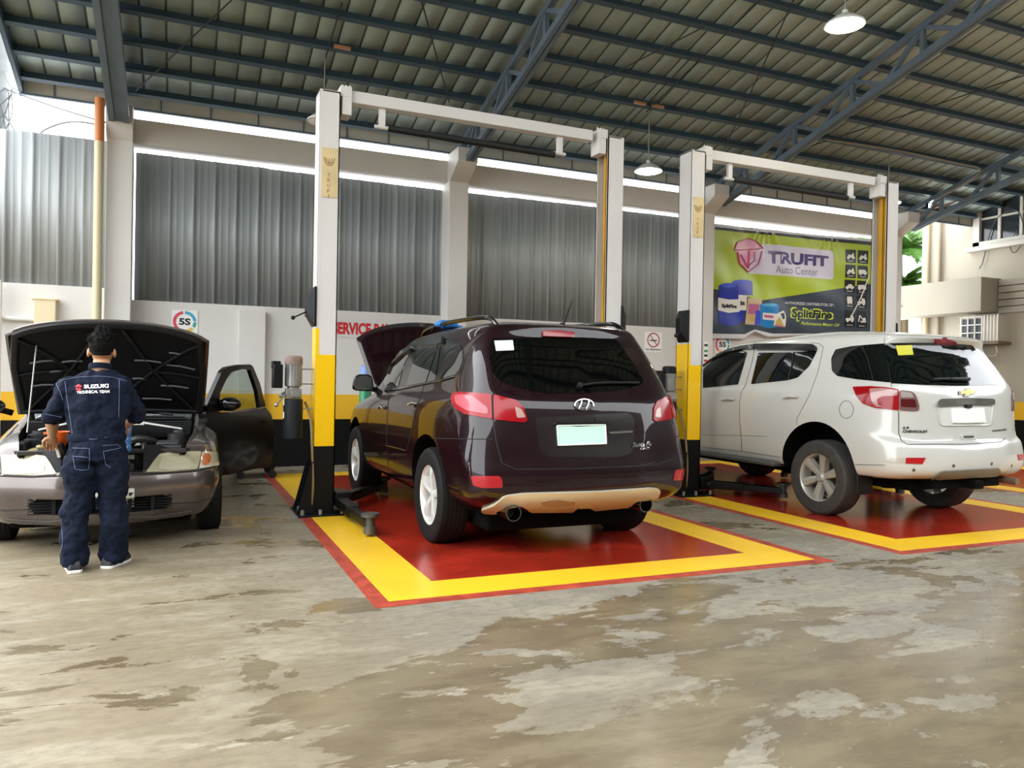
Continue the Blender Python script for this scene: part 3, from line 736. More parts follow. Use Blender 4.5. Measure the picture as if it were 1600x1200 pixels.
btext('title_lettering', 'TRUFIT', [(600, 395), (1118, 425), (1118, 335), (600, 285)], VIN('violet', '#43306f'), .045)
btext('subtitle_lettering', 'Auto Center', [(668, 478), (1030, 505), (1030, 440), (668, 412)], VIN('grey', '#7b7a86'), .0)
PINK = VIN('pink', '#c24f7c')
bart('shield_field', [([(305, 275), (330, 215), (430, 178), (510, 215), (552, 270), (540, 320), (510, 405), (430, 472), (350, 400), (325, 300)], .004, 0, 16, 10)], [VIN('pale_pink', '#d99ab5')])
mb = MB()
def bstroke(pts, r=.02, off=.008): mb.tube([bpt(a, b, off) for a, b in dense(pts, 14, False)], r, 6, flat=.25)
bstroke([(305, 275), (330, 215), (430, 180), (510, 215), (550, 270), (300, 285)], .022); bstroke([(330, 300), (350, 400), (430, 470), (510, 405), (540, 290)], .03)
bstroke([(430, 290), (430, 440)], .024); bstroke([(480, 300), (480, 370), (430, 420)], .02); bstroke([(360, 320), (430, 440)], .02)
mb.build('shield_logo', PINK, art)
btext('line_lettering', 'AUTHORIZED DISTRIBUTOR OF :', [(750, 745), (1165, 770), (1165, 745), (750, 722)], VIN('white', '#cfd0d6'), .02)
btext('brand_glow', 'SplitFire', [(790, 895), (1160, 905), (1165, 795), (795, 768)], VIN('lime2', '#c8d94f'), .07, .006)
btext('brand_lettering', 'SplitFire', [(803, 885), (1143, 893), (1150, 805), (808, 782)], VIN('black', '#15171a'), .035, .009)
btext('strapline', 'Performance Motor Oil', [(880, 925), (1210, 940), (1215, 915), (885, 895)], VIN('lime2', '#c8d94f'), .01, .008, .25)
B1, B2, B3, WH, BG, TN = VIN('blue', '#23339a'), VIN('violet_blue', '#4a4fae'), VIN('sky_blue', '#1f7fc0'), VIN('cream', '#dfdcd6'), VIN('beige', '#c9b08a'), VIN('rose', '#b4638a')
def el(cx, cy, rx, ry, n=20): return [(cx+math.cos(2*PI*k/n)*rx, cy+math.sin(2*PI*k/n)*ry) for k in range(n)]
bart('printed_buckets', [
    ([(283, 560), (470, 565), (462, 672), (292, 665)], .006, 1, 16, 6), (el(377, 560, 94, 24), .008, 1), (el(377, 556, 78, 16), .0095, 7), ([(300, 664), (410, 672), (410, 800), (300, 800)], .006, 3), ([(300, 800), (400, 800), (395, 900), (300, 890)], .006, 0),
    ([(172, 590), (338, 596), (350, 925), (240, 935), (175, 905)], .008, 0, 16, 10), (el(255, 592, 84, 26), .0105, 0), (el(255, 588, 68, 17), .012, 7), ([(170, 690), (260, 708), (355, 705), (357, 812), (260, 822), (170, 800)], .0115, 3, 16, 4),
    ([(420, 695), (545, 700), (540, 930), (405, 920)], .006, 4), ([(425, 745), (520, 748), (518, 835), (425, 830)], .008, 5), ([(440, 840), (500, 842), (480, 900), (430, 890)], .008, 6), ([(490, 800), (540, 805), (535, 925), (480, 925)], .0085, 7),
    ([(525, 760), (692, 768), (682, 945), (600, 955), (532, 935)], .009, 2, 16, 8), (el(608, 760, 86, 22), .011, 2), (el(608, 755, 68, 13), .0125, 8), ([(552, 820), (662, 830), (652, 888), (552, 878)], .012, 3, 16, 6), ([(565, 838), (640, 848), (636, 868), (565, 860)], .0135, 5),
    ([(655, 835), (735, 800), (755, 845), (745, 948), (640, 938)], .012, 3, 16, 14), ([(700, 830), (738, 820), (742, 870), (722, 880)], .014, 9, 16, 6), ([(662, 890), (690, 855), (732, 935), (655, 932)], .014, 6, 16, 6), ([(650, 925), (740, 938), (740, 948), (650, 938)], .0145, 5)],
    [B1, B2, B3, WH, BG, TN, VIN('tan', '#c5a95e'), VIN('deep_blue', '#3a49c2'), VIN('aqua', '#55a9d8'), SLATE])
btext('bucket_lettering', 'SplitFire', [(200, 785), (330, 792), (332, 752), (200, 742)], VIN('black', '#15171a'), .06, .0145); btext('drum_lettering', 'BR', [(360, 755), (398, 760), (398, 728), (360, 722)], VIN('black', '#15171a'), .04, .009)
tiles = []; glyph = []
def gl_moto(x, y): return [el(x+16, y-8, 13, 13, 12), el(x+58, y-8, 13, 13, 12), [(x+8, y-22), (x+20, y-38), (x+44, y-30), (x+52, y-48), (x+60, y-48), (x+64, y-20), (x+50, y-10), (x+24, y-10)]]
def gl_car(x, y): return [el(x+16, y-4, 9, 9, 10), el(x+56, y-4, 9, 9, 10), [(x, y-6), (x+2, y-22), (x+16, y-26), (x+26, y-40), (x+50, y-40), (x+60, y-25), (x+72, y-20), (x+72, y-6)]]
def gl_bus(x, y): return [rounded([(x+14, y-62), (x+60, y-62), (x+60, y-4), (x+14, y-4)], 10), [(x+18, y-4), (x+28, y-4), (x+28, y+6), (x+18, y+6)], [(x+46, y-4), (x+56, y-4), (x+56, y+6), (x+46, y+6)]]
def gl_van(x, y): return [el(x+16, y-4, 9, 9, 10), el(x+56, y-4, 9, 9, 10), [(x, y-6), (x, y-42), (x+52, y-42), (x+68, y-24), (x+72, y-6)]]
def gl_truck(x, y): return [el(x+16, y-4, 10, 10, 10), el(x+56, y-4, 10, 10, 10), [(x, y-10), (x, y-30), (x+38, y-30), (x+40, y-56), (x+62, y-52), (x+70, y-28), (x+70, y-8)]]
def gl_dig(x, y): return [[(x+26, y), (x+70, y), (x+74, y-12), (x+22, y-12)], [(x+40, y-14), (x+70, y-14), (x+68, y-40), (x+48, y-40)], [(x+2, y-8), (x+14, y-60), (x+24, y-64), (x+44, y-32), (x+38, y-26), (x+22, y-50), (x+10, y-4)]]
GL_ = (gl_moto, gl_moto, gl_moto, gl_van, gl_car, gl_van, gl_bus, gl_truck, gl_truck, gl_dig)
for r_ in range(5):
    for c_ in range(2):
        x = (1268, 1372)[c_]-r_*3; y = (275, 405, 535, 662, 795)[r_]+(c_*8); h = (118, 118, 118, 120, 150)[r_]
        tiles.append(([(x, y), (x+88, y+6), (x+88, y+h), (x, y+h-6)], .006, 0))
        for q in GL_[r_*2+c_](x+8, y+h*.68): glyph.append((q, .009, 0))
        glyph.append(([(x+18, y+h-22), (x+70, y+h-18), (x+70, y+h-14), (x+18, y+h-17)], .009, 0))
bart('icon_tiles', tiles, [VIN('black', '#15171a')]); bart('vehicle_icons', glyph, [WH])
mb = MB(); mb.tube([bpt(1465, 500, .02), bpt(1400, 690, .02), bpt(1290, 890, .02)], .012, 6); mb.build('printed_boom', WH, art)
# ------------------------------------------------------------------ small wall and yard fittings
p = atY(69, 487, WY-.1); o = MB().bx(-1.69, -1.455, WY-.12, WY, 1.87, 2.22).bx(-1.72, -1.43, WY-.13, WY, 2.2, 2.225).build('junction_box', mat('beige_box', '#d8c9a6', .5), bevel=.005); tag(o, 'beige metal electrical box fixed to the white wall behind the grey car', 'electrical box')
o = MB().tube([(-7, WY-.04, 1.955), (-1.695, WY-.04, 1.955)], .03, 10).build('conduit_pipe', mat('pipe_white', '#dcd9d2', .5)); tag(o, 'horizontal white pipe running to the beige box', 'pipe')
o = MB().tube([(-2.06, WY-.11, 0), (-2.06, WY-.11, 2.42)], .03, 10).build('conduit_pipe', mat('pipe_white', '#dcd9d2', .5)); tag(o, 'vertical white pipe on the wall beyond the beige box', 'pipe')
t = empty('downspout', (-.95, 11.2, 0), 'cream downspout with orange top beside a white pillar', 'downspout')
MB().tube([(-.965, 11.0, 0), (-.965, 11.0, 4.2)], .055, 12).build('pipe', mat('pipe_cream', '#cbbf9c', .5), t); MB().tube([(-.965, 11.0, 4.2), (-.965, 11.0, 4.74)], .058, 12).build('orange_sleeve', mat('pipe_orange', '#c9783d', .5), t)
WIRE = mat('wire_dark', '#4a4d4f', .6)
for k, pts in enumerate((((6, 178), (18, 196), (30, 214), (50, 219), (70, 203), (100, 192), (130, 191), (163, 198)), ((6, 138), (60, 158), (110, 175), (164, 191)), ((6, 140), (20, 146), (37, 146)), ((5, 112), (16, 134), (36, 144)))):
    w_ = smooth_line(pts, 5); ye_ = (11.0, 11.05, 11.4, 11.4)[k]; MB0 = [atY(u, v, 13.25+(ye_-13.25)*(i/(len(w_)-1))) for i, (u, v) in enumerate(w_)]; o = MB().tube(MB0, .012, 6).build('overhead_wire', WIRE); tag(o, ['sagging grey cable looping across the bright gap to the downspout', 'straight cable running down to the downspout', 'short cable stub ending at the roof corner', 'cable end hanging beside the utility pole'][k], 'cable')
t = empty('utility_pole', (-2.75, 13.5, 0), 'grey utility pole with tangled wires outside the open roof end', 'utility pole')
MB().tube([(-2.53, 13.4, 0), (-2.53, 13.4, 6.4)], .17, 12).build('pole', mat('pole_grey', '#77797a', .8, var=(4, .2)), t)
mb = MB(); rr = random.Random(4)
for k in range(9):
    a = [V((-2.5+rr.uniform(-.2, .25), 13.22, 4.2+rr.random()*1.4)) for _ in range(4)]; mb.tube(smooth_line(a, 5), .008, 5)
mb.build('wire_tangle', WIRE, t)
# conduit along the roof and over the last truss
o = MB().tube(smooth_line([onroof(1290, 218, .2), onroof(1400, 235, .2), onroof(1500, 256, .2), onroof(1528, 262, .2), onroof(1530, 270, .24), onroof(1510, 285, .3), onroof(1462, 312, .3)], 5), .016, 8).build('conduit_pipe', mat('conduit_tan', '#8c8071', .5)); tag(o, 'tan conduit bending along the roof to the last truss', 'pipe')
o = MB().tube([onroof(1420, 340, .3), onroof(1520, 305, .3), onroof(1600, 268, .3)], .012, 8).build('conduit_pipe', mat('conduit_brown', '#75503f', .5)); tag(o, 'reddish brown cable along the last truss', 'cable')
for q, l in (((535, 74), 'small tan junction strip on a purlin above the first lift'), ((1000, 161), 'small orange junction strip by the lamp cord, nearer the first lift'), ((1028, 166), 'small orange junction strip by the lamp cord, nearer the second lift')):
    c = onroof(*q, .16); o = MB().bx(c.x-.1, c.x+.1, c.y-.02, c.y+.02, c.z-.02, c.z+.02).build('junction_strip', mat('tan_strip', '#b07f5a', .5), bevel=.006); tag(o, l, 'junction box', 'roof junction strips')
c = atY(1452, 322, 10.7); t = empty('floodlight', c, 'bright small floodlight at the foot of the last truss', 'floodlight'); MB().bx(c.x-.06, c.x+.06, c.y-.03, c.y+.03, c.z-.05, c.z+.05).build('housing', LB, t); MB().bx(c.x-.05, c.x+.05, c.y-.035, c.y-.028, c.z-.04, c.z+.04).build('lens', LAMPM, t)
o = MB().tube([atX(1530, 420, HX-.06)]+[atX(u, v, HX-.06) for u, v in smooth_line(((1535, 412), (1555, 345), (1590, 330), (1600, 370), (1585, 395), (1578, 380), (1590, 360)), 5)], .01, 6).build('cable_coil', WIRE); tag(o, 'dark loose cable loops in front of the upper house window', 'cable')
o = MB().tube(smooth_line([(HX-.63, 12.9, 3.25), (HX-.68, 12.6, 3.2), (HX-.63, 12.45, 3.1)], 5), .01, 6).build('wall_hook', WIRE); tag(o, 'bent wire hook on the balcony parapet', 'hook')
# ------------------------------------------------------------------ car bodies: a control net of loops splined both ways
def pchip(t, P, q):
    t = np.asarray(t, float); P = np.asarray(P, float); h = np.diff(t); h[h < 1e-9] = 1e-9
    d = np.diff(P, axis=0)/h[:, None]; m = np.zeros_like(P)
    for i in range(1, len(t)-1):
        w1, w2 = 2*h[i]+h[i-1], h[i]+2*h[i-1]; a, b = d[i-1], d[i]; ok = a*b > 0
        with np.errstate(divide='ignore', invalid='ignore'):
            v = (w1+w2)/(w1/np.where(ok, a, 1)+w2/np.where(ok, b, 1))
        m[i] = np.where(ok, v, 0)
    m[0], m[-1] = d[0], d[-1]
    i = np.clip(np.searchsorted(t, q, side='right')-1, 0, len(t)-2); s = ((q-t[i])/h[i])[:, None]; hh = h[i][:, None]
    return P[i]*(1+2*s)*(1-s)**2+m[i]*hh*s*(1-s)**2+P[i+1]*s*s*(3-2*s)+m[i+1]*hh*s*s*(s-1)
def even(t, n):
    """n samples spread over the knots"""
    out = []
    for i in range(len(t)-1):
        k = max(2, round(n*(t[i+1]-t[i])/(t[-1]-t[0]))); out += [t[i]+(t[i+1]-t[i])*j/k for j in range(k)]
    return np.array(out+[t[-1]])
def car_body(levels, nj=120, ni=80):
    G = []
    for Lv in levels:
        yr, yf, w = Lv['y'][0], Lv['y'][1], Lv['w']; zr, zs, zf = Lv['z'] if isinstance(Lv['z'], tuple) else (Lv['z'],)*3
        bow, cx, cy = Lv.get('r', (.05, .25, .3)); fb, fcx, fcy = Lv.get('f', (.12, .3, .4)); wr, wf = Lv.get('t', (.96, .95))
        k = w/.9; cx, fcx = cx*k, fcx*k
        a, b = yr+bow+cy, yf-fb-fcy; pts = []
        W = lambda t: w*(1-(1-wr)*max(0, 1-t/.4)**2-(1-wf)*max(0, (t-.6)/.4)**2)
        xr, xf = W(0), W(1)
        pts += [(0, yr, zr), (.5*(xr-cx), yr+bow*.22, zr), (xr-cx, yr+bow, zr), (xr-cx*.29, yr+bow+cy*.29, zr*.8+zs*.2), (xr, a, zr*.55+zs*.45)]
        for t in (.14, .3, .5, .7, .86):
            z = zs+(zr-zs)*max(0, 1-t/.25)*.4 if t < .5 else zs+(zf-zs)*max(0, (t-.6)/.4)
            pts.append((W(t), a+(b-a)*t, z))
        pts += [(xf, b, zf), (xf-fcx*.29, yf-fb-fcy*.29, zf), (xf-fcx, yf-fb, zf), (.5*(xf-fcx), yf-fb*.22, zf), (0, yf, zf)]
        G.append(pts)
    G = np.array(G); I, J, _ = G.shape
    def par(A):
        d = np.linalg.norm(np.diff(A, axis=1), axis=2).mean(axis=0); return np.concatenate([[0], np.cumsum(np.maximum(d, .01))])
    tj = par(G); qj = even(tj, nj); H = np.array([pchip(tj, G[i], qj) for i in range(I)])
    ti = par(H.transpose(1, 0, 2)); qi = even(ti, ni); S = np.array([pchip(ti, H[:, j], qi) for j in range(H.shape[1])]).transpose(1, 0, 2)
    return S
def body_object(name, S, place, mats, root, cutters, dark, angle=30):
    ni, nj, _ = S.shape; vs, fs = [], []
    for sgn in (1, -1):
        o = len(vs); vs += [place(sgn*p[0], p[1], p[2]) for p in S.reshape(-1, 3)]
        for i in range(ni-1):
            for j in range(nj-1):
                q = (o+i*nj+j, o+i*nj+j+1, o+(i+1)*nj+j+1, o+(i+1)*nj+j); fs.append(q if sgn > 0 else q[::-1])
    me = bpy.data.meshes.new(name); me.from_pydata([tuple(v) for v in vs], [], fs)
    b = bmesh.new(); b.from_mesh(me); bmesh.ops.remove_doubles(b, verts=b.verts, dist=2e-4); bmesh.ops.holes_fill(b, edges=[e for e in b.edges if e.is_boundary])
    bmesh.ops.recalc_face_normals(b, faces=b.faces); print(name, 'open edges', sum(not e.is_manifold for e in b.edges), b.calc_volume()); b.to_mesh(me); b.free()
    o = link(name, me, mats, root)
    for c in cutters:
        co = bpy.data.objects.new('cut', c.mesh('cut')); COL.objects.link(co)
        b = bmesh.new(); b.from_mesh(co.data); bmesh.ops.recalc_face_normals(b, faces=b.faces); b.to_mesh(co.data); b.free()
        keep = o.data.copy(); n0 = len(keep.vertices)
        for solver, hole in (('EXACT', False), ('EXACT', True), ('FAST', False)):
            o.data = keep.copy(); m = o.modifiers.new('cut', 'BOOLEAN'); m.operation = 'DIFFERENCE'; m.object = co; m.solver = solver
            if solver == 'EXACT': m.use_hole_tolerant = hole
            baked(o)
            if len(o.data.vertices) > .6*n0: break
            print('boolean retry', name, solver, hole, len(o.data.vertices), n0)
        bpy.data.objects.remove(co)
    for p in o.data.polygons:
        p.use_smooth = True; p.material_index = 1 if dark(p.center, p.normal) else 0
    try: o.data.set_sharp_from_angle(angle=math.radians(angle))
    except Exception: pass
    return o
PIECES = ('quarter_window', 'side_window', 'rain_visor', 'window_surround', 'door_handle', 'belt_moulding', 'side_moulding', 'window_divider', 'handle_cup', 'bumper_lip', 'hose', 'wiper_arm', 'strut_tower', 'coolant_reservoir_', 'guard_ridges', 'liner_slot_glint')
def lv(y, w, z, r=None, f=None, t=None):
    d = dict(y=y, w=w, z=z)
    if r: d['r'] = r
    if f: d['f'] = f
    if t: d['t'] = t
    return d
TYRE = mat('tyre_rubber', '#101010', .75, spec=.25, bump=(60, .15, .002)); TYRE_D = mat('dusty_tyre', '#393733', .8, var=(9, .25), bump=(50, .2, .003)); RIM = mat('alloy_silver', '#dcdcd8', .3, metal=.35); RIM2 = mat('alloy_grey', '#bdbbb3', .35, metal=.5, var=(6, .12))
BRK = mat('brake_dark', '#26231f', .6, metal=.3); UNDER = mat('underbody_black', '#060606', .9, spec=.1); CHR = mat('chrome', '#dcdcda', .08, metal=1); GAP = mat('gap_black', '#0b0b0c', .7)
PLAST = mat('black_plastic', '#111214', .5, spec=.3); GLOSSB = mat('gloss_black', '#060708', .15, coat=.25)
def wheel(root, x, y, R, W, rr, s, spokes, tyre=TYRE, rim=RIM, hub=None, style=0):
    """s: +1 outer face towards +X; x is the outer face"""
    c = V((x-s*W/2, y, R)); ax = V((s, 0, 0)); h = W/2
    prof = [(rr*1.0, -h*.82), (rr*1.06, -h*.9), (R*.93, -h), (R*.985, -h*.86), (R, -h*.6), (R, h*.6), (R*.985, h*.86), (R*.93, h), (R*.86, h*1.02), (rr*1.06, h*.92), (rr, h*.8)]
    mb = MB().lathe(prof, c, ax, 56)
    for k in range(5 if W > .2 else 3):   # tread grooves as fine dark ribs
        q = -h*.55+h*1.1*k/4; mb.lathe([(R+.001, q-.004), (R+.004, q-.003), (R+.004, q+.018), (R+.001, q+.019)], c, ax, 56)
    w = mb.build('wheel', tyre, root)
    m = MB().lathe([(rr*1.0, -h*.8), (rr*.95, -h*.2), (rr*.95, h*.5), (rr*.985, h*.78), (rr*1.03, h*.86), (rr*1.045, h*.8)], c, ax, 48)
    d0 = .58 if style == 0 else .5
    for k in range(spokes):
        a = 2*PI*k/spokes+PI/2+(.2 if style else .1); cs, sn = math.cos(a), math.sin(a); e = V((0, cs, sn)); tn = V((0, -sn, cs)); rings = []
        for r_, w_, d_, th in ((.12, .105, .60, .05), (.35, .1, .70, .06), (.7, .125, .80, .06), (.97, .2, .76, .05)) if style == 0 else ((.15, .13, .45, .05), (.4, .16, .55, .06), (.7, .19, .68, .06), (.97, .23, .74, .05)):
            p = c+e*rr*r_+ax*h*d_; ww = tn*rr*w_*(1.12 if style == 0 else 1.0)
            rings.append([p-ww-ax*th, p+ww-ax*th, p+ww*.82, p+ww*.25+ax*.006, p-ww*.25+ax*.006, p-ww*.82])
        m.loft(rings, 0, True)
    m.build('rim', rim, w, angle=40)
    hb = MB().lathe([(0, h*.66), (rr*.12, h*.66), (rr*.17, h*.6), (rr*.22, h*.5), (rr*.22, h*.2), (0, h*.2)] if style == 0 else [(0, h*.74), (rr*.15, h*.74), (rr*.19, h*.66), (rr*.24, h*.5), (rr*.24, h*.1), (0, h*.1)], c, ax, 24)
    for k in range(spokes):
        a = 2*PI*(k+.5)/spokes; hb.cyl(c+V((0, math.cos(a), math.sin(a)))*rr*.3+ax*h*.35, c+V((0, math.cos(a), math.sin(a)))*rr*.3+ax*h*.6, .013, n=8)
    hb.build('hub_cap', hub or rim, w)
    MB().lathe([(0, h*.05), (rr*.8, h*.05), (rr*.8, -.02), (0, -.02)], c, ax, 32).build('brake_disc', BRK, w)
    return w
def arch_cut(x, y, z, r, s, x_in=.5, wide=.5):
    return MB().cyl((x-s*x_in, y, z), (x+s*wide, y, z), r, n=48)
def arch_dark(arches, tol=.006):
    def f(c, n):
        for (y, z, r) in arches:
            d = math.hypot(c.y-y, c.z-z)
            if abs(d-r) < tol and abs(n.x) < .5: return True
            if d < r-.01 and abs(n.x) > .95: return True
        return False
    return f
# ================================================================== maroon SUV in the first bay
def make_maroon():
    xc, y0 = 2.745, 4.76; place = lambda x, y, z: V((xc+x, y0+y, z))
    root = empty('suv', (xc, y0+2.4, 0), 'dark maroon five-door SUV with open hood, tail towards the viewer', 'car')
    PNT = mat('maroon_paint', '#160309', .35, coat=.8, spec=.08, var=(300, .3)); 
    LVL = [lv((.6, 4.2), 0, .31), lv((.45, 4.4), .72, .31), lv((.12, 4.6), .88, (.42, .36, .3)), lv((.035, 4.7), .925, (.5, .46, .42), (.07, .28, .22)), lv((0, 4.77), .945, (.62, .62, .58), (.08, .3, .25)),
        lv((.02, 4.76), .955, (.73, .8, .72), (.08, .3, .3)), lv((.055, 4.7), .95, (.87, .93, .84), (.07, .27, .36)), lv((.085, 4.6), .938, (1.02, 1.04, .94), (.07, .26, .42)), lv((.12, 4.3), .91, (1.14, 1.13, 1.03), (.07, .24, .42)),
        lv((.16, 3.78), .88, (1.2, 1.17, 1.12), (.07, .2, .35), (.1, .25, .3)), lv((.31, 3.32), .81, (1.42, 1.41, 1.38), (.06, .18, .3), (.1, .22, .25)), lv((.45, 2.9), .725, (1.62, 1.625, 1.62), (.06, .16, .25), (.1, .2, .2)),
        lv((.47, 2.72), .65, (1.7, 1.70, 1.69), (.06, .18, .25), (.1, .2, .2)), lv((.9, 2.4), .38, (1.755, 1.755, 1.74), (.05, .15, .2)), lv((1.15, 2.36), 0, 1.765, (0, .2, .1), (0, .3, .1))]
    S = car_body(LVL); ya, yb, R = 1.105, 3.86, .372
    arches = [(y0+ya, R+.03, .45), (y0+yb, R+.03, .45)]; cuts = []
    for s in (-1, 1):
        for y, z, r in arches: cuts.append(arch_cut(xc+s*.95, y, z, r, s, .33, .3))
    cuts.append(MB().bx(xc-.7, xc+.7, y0+3.86, y0+4.5, .66, 1.6))
    ad = arch_dark(arches)
    dk = lambda c, n: ad(c, n) or (c.z < .36 and n.z < -.3) or (abs(c.x-xc) < .701 and y0+3.855 < c.y < y0+4.505 and c.z > .655 and abs(n.z) > .98 and c.z < .7)
    body = body_object('body', S, place, [PNT, UNDER], root, cuts, dk); sf = Surf(body, xc)
    A = lambda *p: zm(680, 480, 3.1575, p); B = lambda *p: zm(540, 490, 8, p); D = lambda *p: zm(420, 420, 2.7275, p)
    GL = mat('tinted_glass_dark', '#030404', .04, spec=.4)
    def part(name, poly, m, off=.004, step=6, rnd=0, both=False, parent=None, depth=.012):
        mb = MB(); sf.patch(mb, poly, off, depth, step, rnd, both=both); return mb.build(name, m, parent or root, recalc=True)
    rg = part('rear_window', A((270, 185), (282, 158), (540, 148), (860, 150), (895, 162), (950, 235), (1005, 325), (1028, 368), (1000, 392), (880, 414), (700, 425), (540, 424), (400, 395), (312, 362), (282, 325), (266, 240)), GL, .003, 8, 4)
    part('window_sticker', A((292, 168), (382, 165), (388, 214), (300, 217)), mat('paper_white', '#e9e9e6', .6), .007, 8, 1, parent=rg)
    part('brake_light', A((527, 118), (600, 116), (682, 124), (679, 152), (600, 150), (530, 147)), mat('red_lens', '#8a0c1c', .15, coat=.4), .02, 5, 2)
    RL = mat('red_tail_lens', '#8e0512', .15, coat=.15, spec=.3); CL = mat('clear_lens', '#a98a80', .15, coat=.5)
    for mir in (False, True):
        mb = MB(); sf.patch(mb, A((80, 445), (92, 426), (120, 419), (278, 430), (283, 553), (150, 528), (110, 505), (90, 480)), .012, .03, 5, 3, mirror=mir); tl = mb.build('tail_light', RL, root)
        mb = MB(); sf.patch(mb, A((287, 431), (400, 460), (436, 495), (455, 560), (438, 570), (290, 555)), .010, .03, 5, 3, mirror=mir); mb.build('hatch_lamp', RL, tl)
        mb = MB(); sf.patch(mb, A((392, 492), (425, 505), (445, 545), (402, 548)), .015, .01, 5, 3, mirror=mir); mb.build('reversing_lens', CL, tl)
        mb = MB(); sf.patch(mb, A((100, 440), (135, 432), (190, 440), (262, 500), (262, 530), (160, 510), (110, 480)), .0145, .01, 5, 4, mirror=mir); mb.build('lens_glare', mat('pink_glare', '#b04a54', .15, coat=.2), tl)  # pink patch paints the bright reflection on the outer lens
    for mir in (False, True):
        mb = MB(); sf.patch(mb, A((177, 833), (316, 832), (330, 850), (333, 890), (240, 892), (190, 880)), .006, .02, 5, 3, mirror=mir); mb.build('bumper_reflector', mat('red_reflector', '#98141f', .22, coat=.3), root)
    # number plate in its recess
    part('plate_recess', A((490, 545), (960, 520), (985, 560), (975, 720), (900, 740), (560, 740), (515, 705)), mat('maroon_recess', '#0e0305', .2, coat=1), .001, 10, 8, depth=.004)
    pf = part('number_plate', A((597, 586), (833, 582), (838, 675), (604, 683)), mat('plate_mint', '#b9e3cd', .35), .016, 10)
    mb = MB(); sf.tube(mb, A((597, 586), (833, 582), (838, 675), (604, 683), (597, 586)), .005, .018); mb.build('plate_frame', mat('plate_edge', '#dfe6e0', .3), pf)
    part('light_bar', A((590, 570), (700, 575), (840, 568), (850, 582), (700, 590), (588, 584)), GLOSSB, .02, 8, 3)
    part('painted_reflection', A((858, 616), (970, 608), (975, 618), (862, 626)), CHR, .008, 6, 2)  # chrome strip laid on to paint a reflection on the tailgate
    mb = MB(); el = [(732+46*math.cos(t), 483+26*math.sin(t)) for t in [2*PI*k/28 for k in range(29)]]; sf.tube(mb, A(*el), .006, .008, 3)
    sf.tube(mb, A((708, 504), (720, 464)), .007, .008, 3); sf.tube(mb, A((744, 503), (757, 462)), .007, .008, 3); sf.tube(mb, A((714, 478), (735, 486), (752, 484)), .006, .008, 3); mb.build('emblem', CHR, root)
    mb = MB(); sf.text(mb, 'Santa Fe', A((968, 692), (1062, 686), (1064, 662), (970, 668)), .01, 0, .03, .25); sf.text(mb, 'CRDi', A((1008, 704), (1056, 700), (1058, 688), (1010, 691)), .006, 0, .04, .2); mb.build('badge_lettering', CHR, root, recalc=False)
    # wiper
    mb = MB(); sf.tube(mb, A((706, 396), (760, 385), (860, 379), (1000, 377)), [.011], .02) if False else None
    sf.tube(mb, A((706, 394), (780, 383), (860, 379), (1000, 380)), .009, .022); c, n = sf.hit(*A((708, 394))[0]); mb.cyl(c, c+n*.035, .022, n=12); mb.build('rear_wiper', PLAST, root)
    # silver lower guard and tail pipes
    part('skid_plate', A((225, 992), (290, 968), (340, 928), (430, 915), (800, 905), (1060, 888), (1100, 892), (1103, 910), (1092, 938), (985, 948), (960, 976), (720, 1000), (470, 1001), (452, 985), (425, 970), (335, 985), (300, 1010), (240, 1006)), mat('champagne_silver', '#c0b6a2', .35, metal=.2), .022, 8, 5, depth=.05)
    part('guard_ridges', A((520, 945), (600, 938), (690, 945), (680, 965), (560, 972), (520, 965)), mat('champagne_dark', '#a08a6c', .4, metal=.2), .026, 8, 4)
    for (u, v) in A((388, 1018), (1040, 975)):
        c = atY(u, v, y0+.12); mb = MB().lathe([(.05, 0), (.056, .0), (.056, .2), (.05, .2)], c+V((0, .2, 0)), (0, -1, 0), 24).build('exhaust_pipe', mat('dark_chrome', '#8a8a88', .15, metal=1), root)
        MB().lathe([(.0, .0), (.049, .0), (.049, -.12)], c+V((0, .1, 0)), (0, -1, 0), 20).build('pipe_bore', GAP, mb)
    MB().bx(xc-.7, xc+.7, y0+.75, y0+4.2, .24, .36).bx(xc-.66, xc+.66, y0+.5, y0+1.7, .17, .3).build('underbody', UNDER, root, bevel=.03)  # lower black box stands for the rear axle and the shadow beneath
    # side glass
    part('window_surround', B((478, 905), (488, 715), (600, 580), (740, 455), (870, 372), (1210, 300), (1300, 312), (1400, 335), (1462, 385), (1490, 500), (1480, 640), (1440, 735), (1370, 785), (1170, 845), (740, 930), (480, 965)), GLOSSB, .002, 5, 3, both=True)
    SG = mat('side_glass', '#080b0b', .03, coat=.6, spec=.6)
    for q in (((490, 890), (502, 722), (600, 610), (720, 510), (830, 455), (735, 640), (660, 915)), ((760, 905), (905, 432), (1155, 398), (1005, 862)), ((1025, 858), (1175, 400), (1190, 400), (1130, 830)), ((1185, 820), (1255, 335), (1380, 345), (1445, 392), (1472, 500), (1465, 620), (1428, 715), (1375, 765))):
        part('side_window', B(*q), SG, .006, 4, 2, both=True)
    mb = MB(); sf.patch(mb, B((480, 735), (600, 590), (720, 480), (840, 410), (850, 450), (730, 520), (610, 635), (500, 742)), .03, .03, 4, 1, both=True); sf.patch(mb, B((868, 378), (1215, 300), (1240, 300), (1230, 385), (880, 425)), .03, .03, 4, 1, both=True); mb.build('rain_visor', mat('smoke_visor', '#1e2022', .2, coat=.4), root)
    mb = MB(); sf.tube(mb, B((490, 968), (740, 934), (1000, 880), (1170, 850), (1370, 790)), .006, .006, both=True); mb.build('belt_moulding', CHR, root)
    # doors: gaps, handles, lower moulding
    mb = MB()
    for q in (B((735, 940), (712, 1010), (708, 1080))+D((612, 560), (508, 700), (505, 850)), ):
        pass
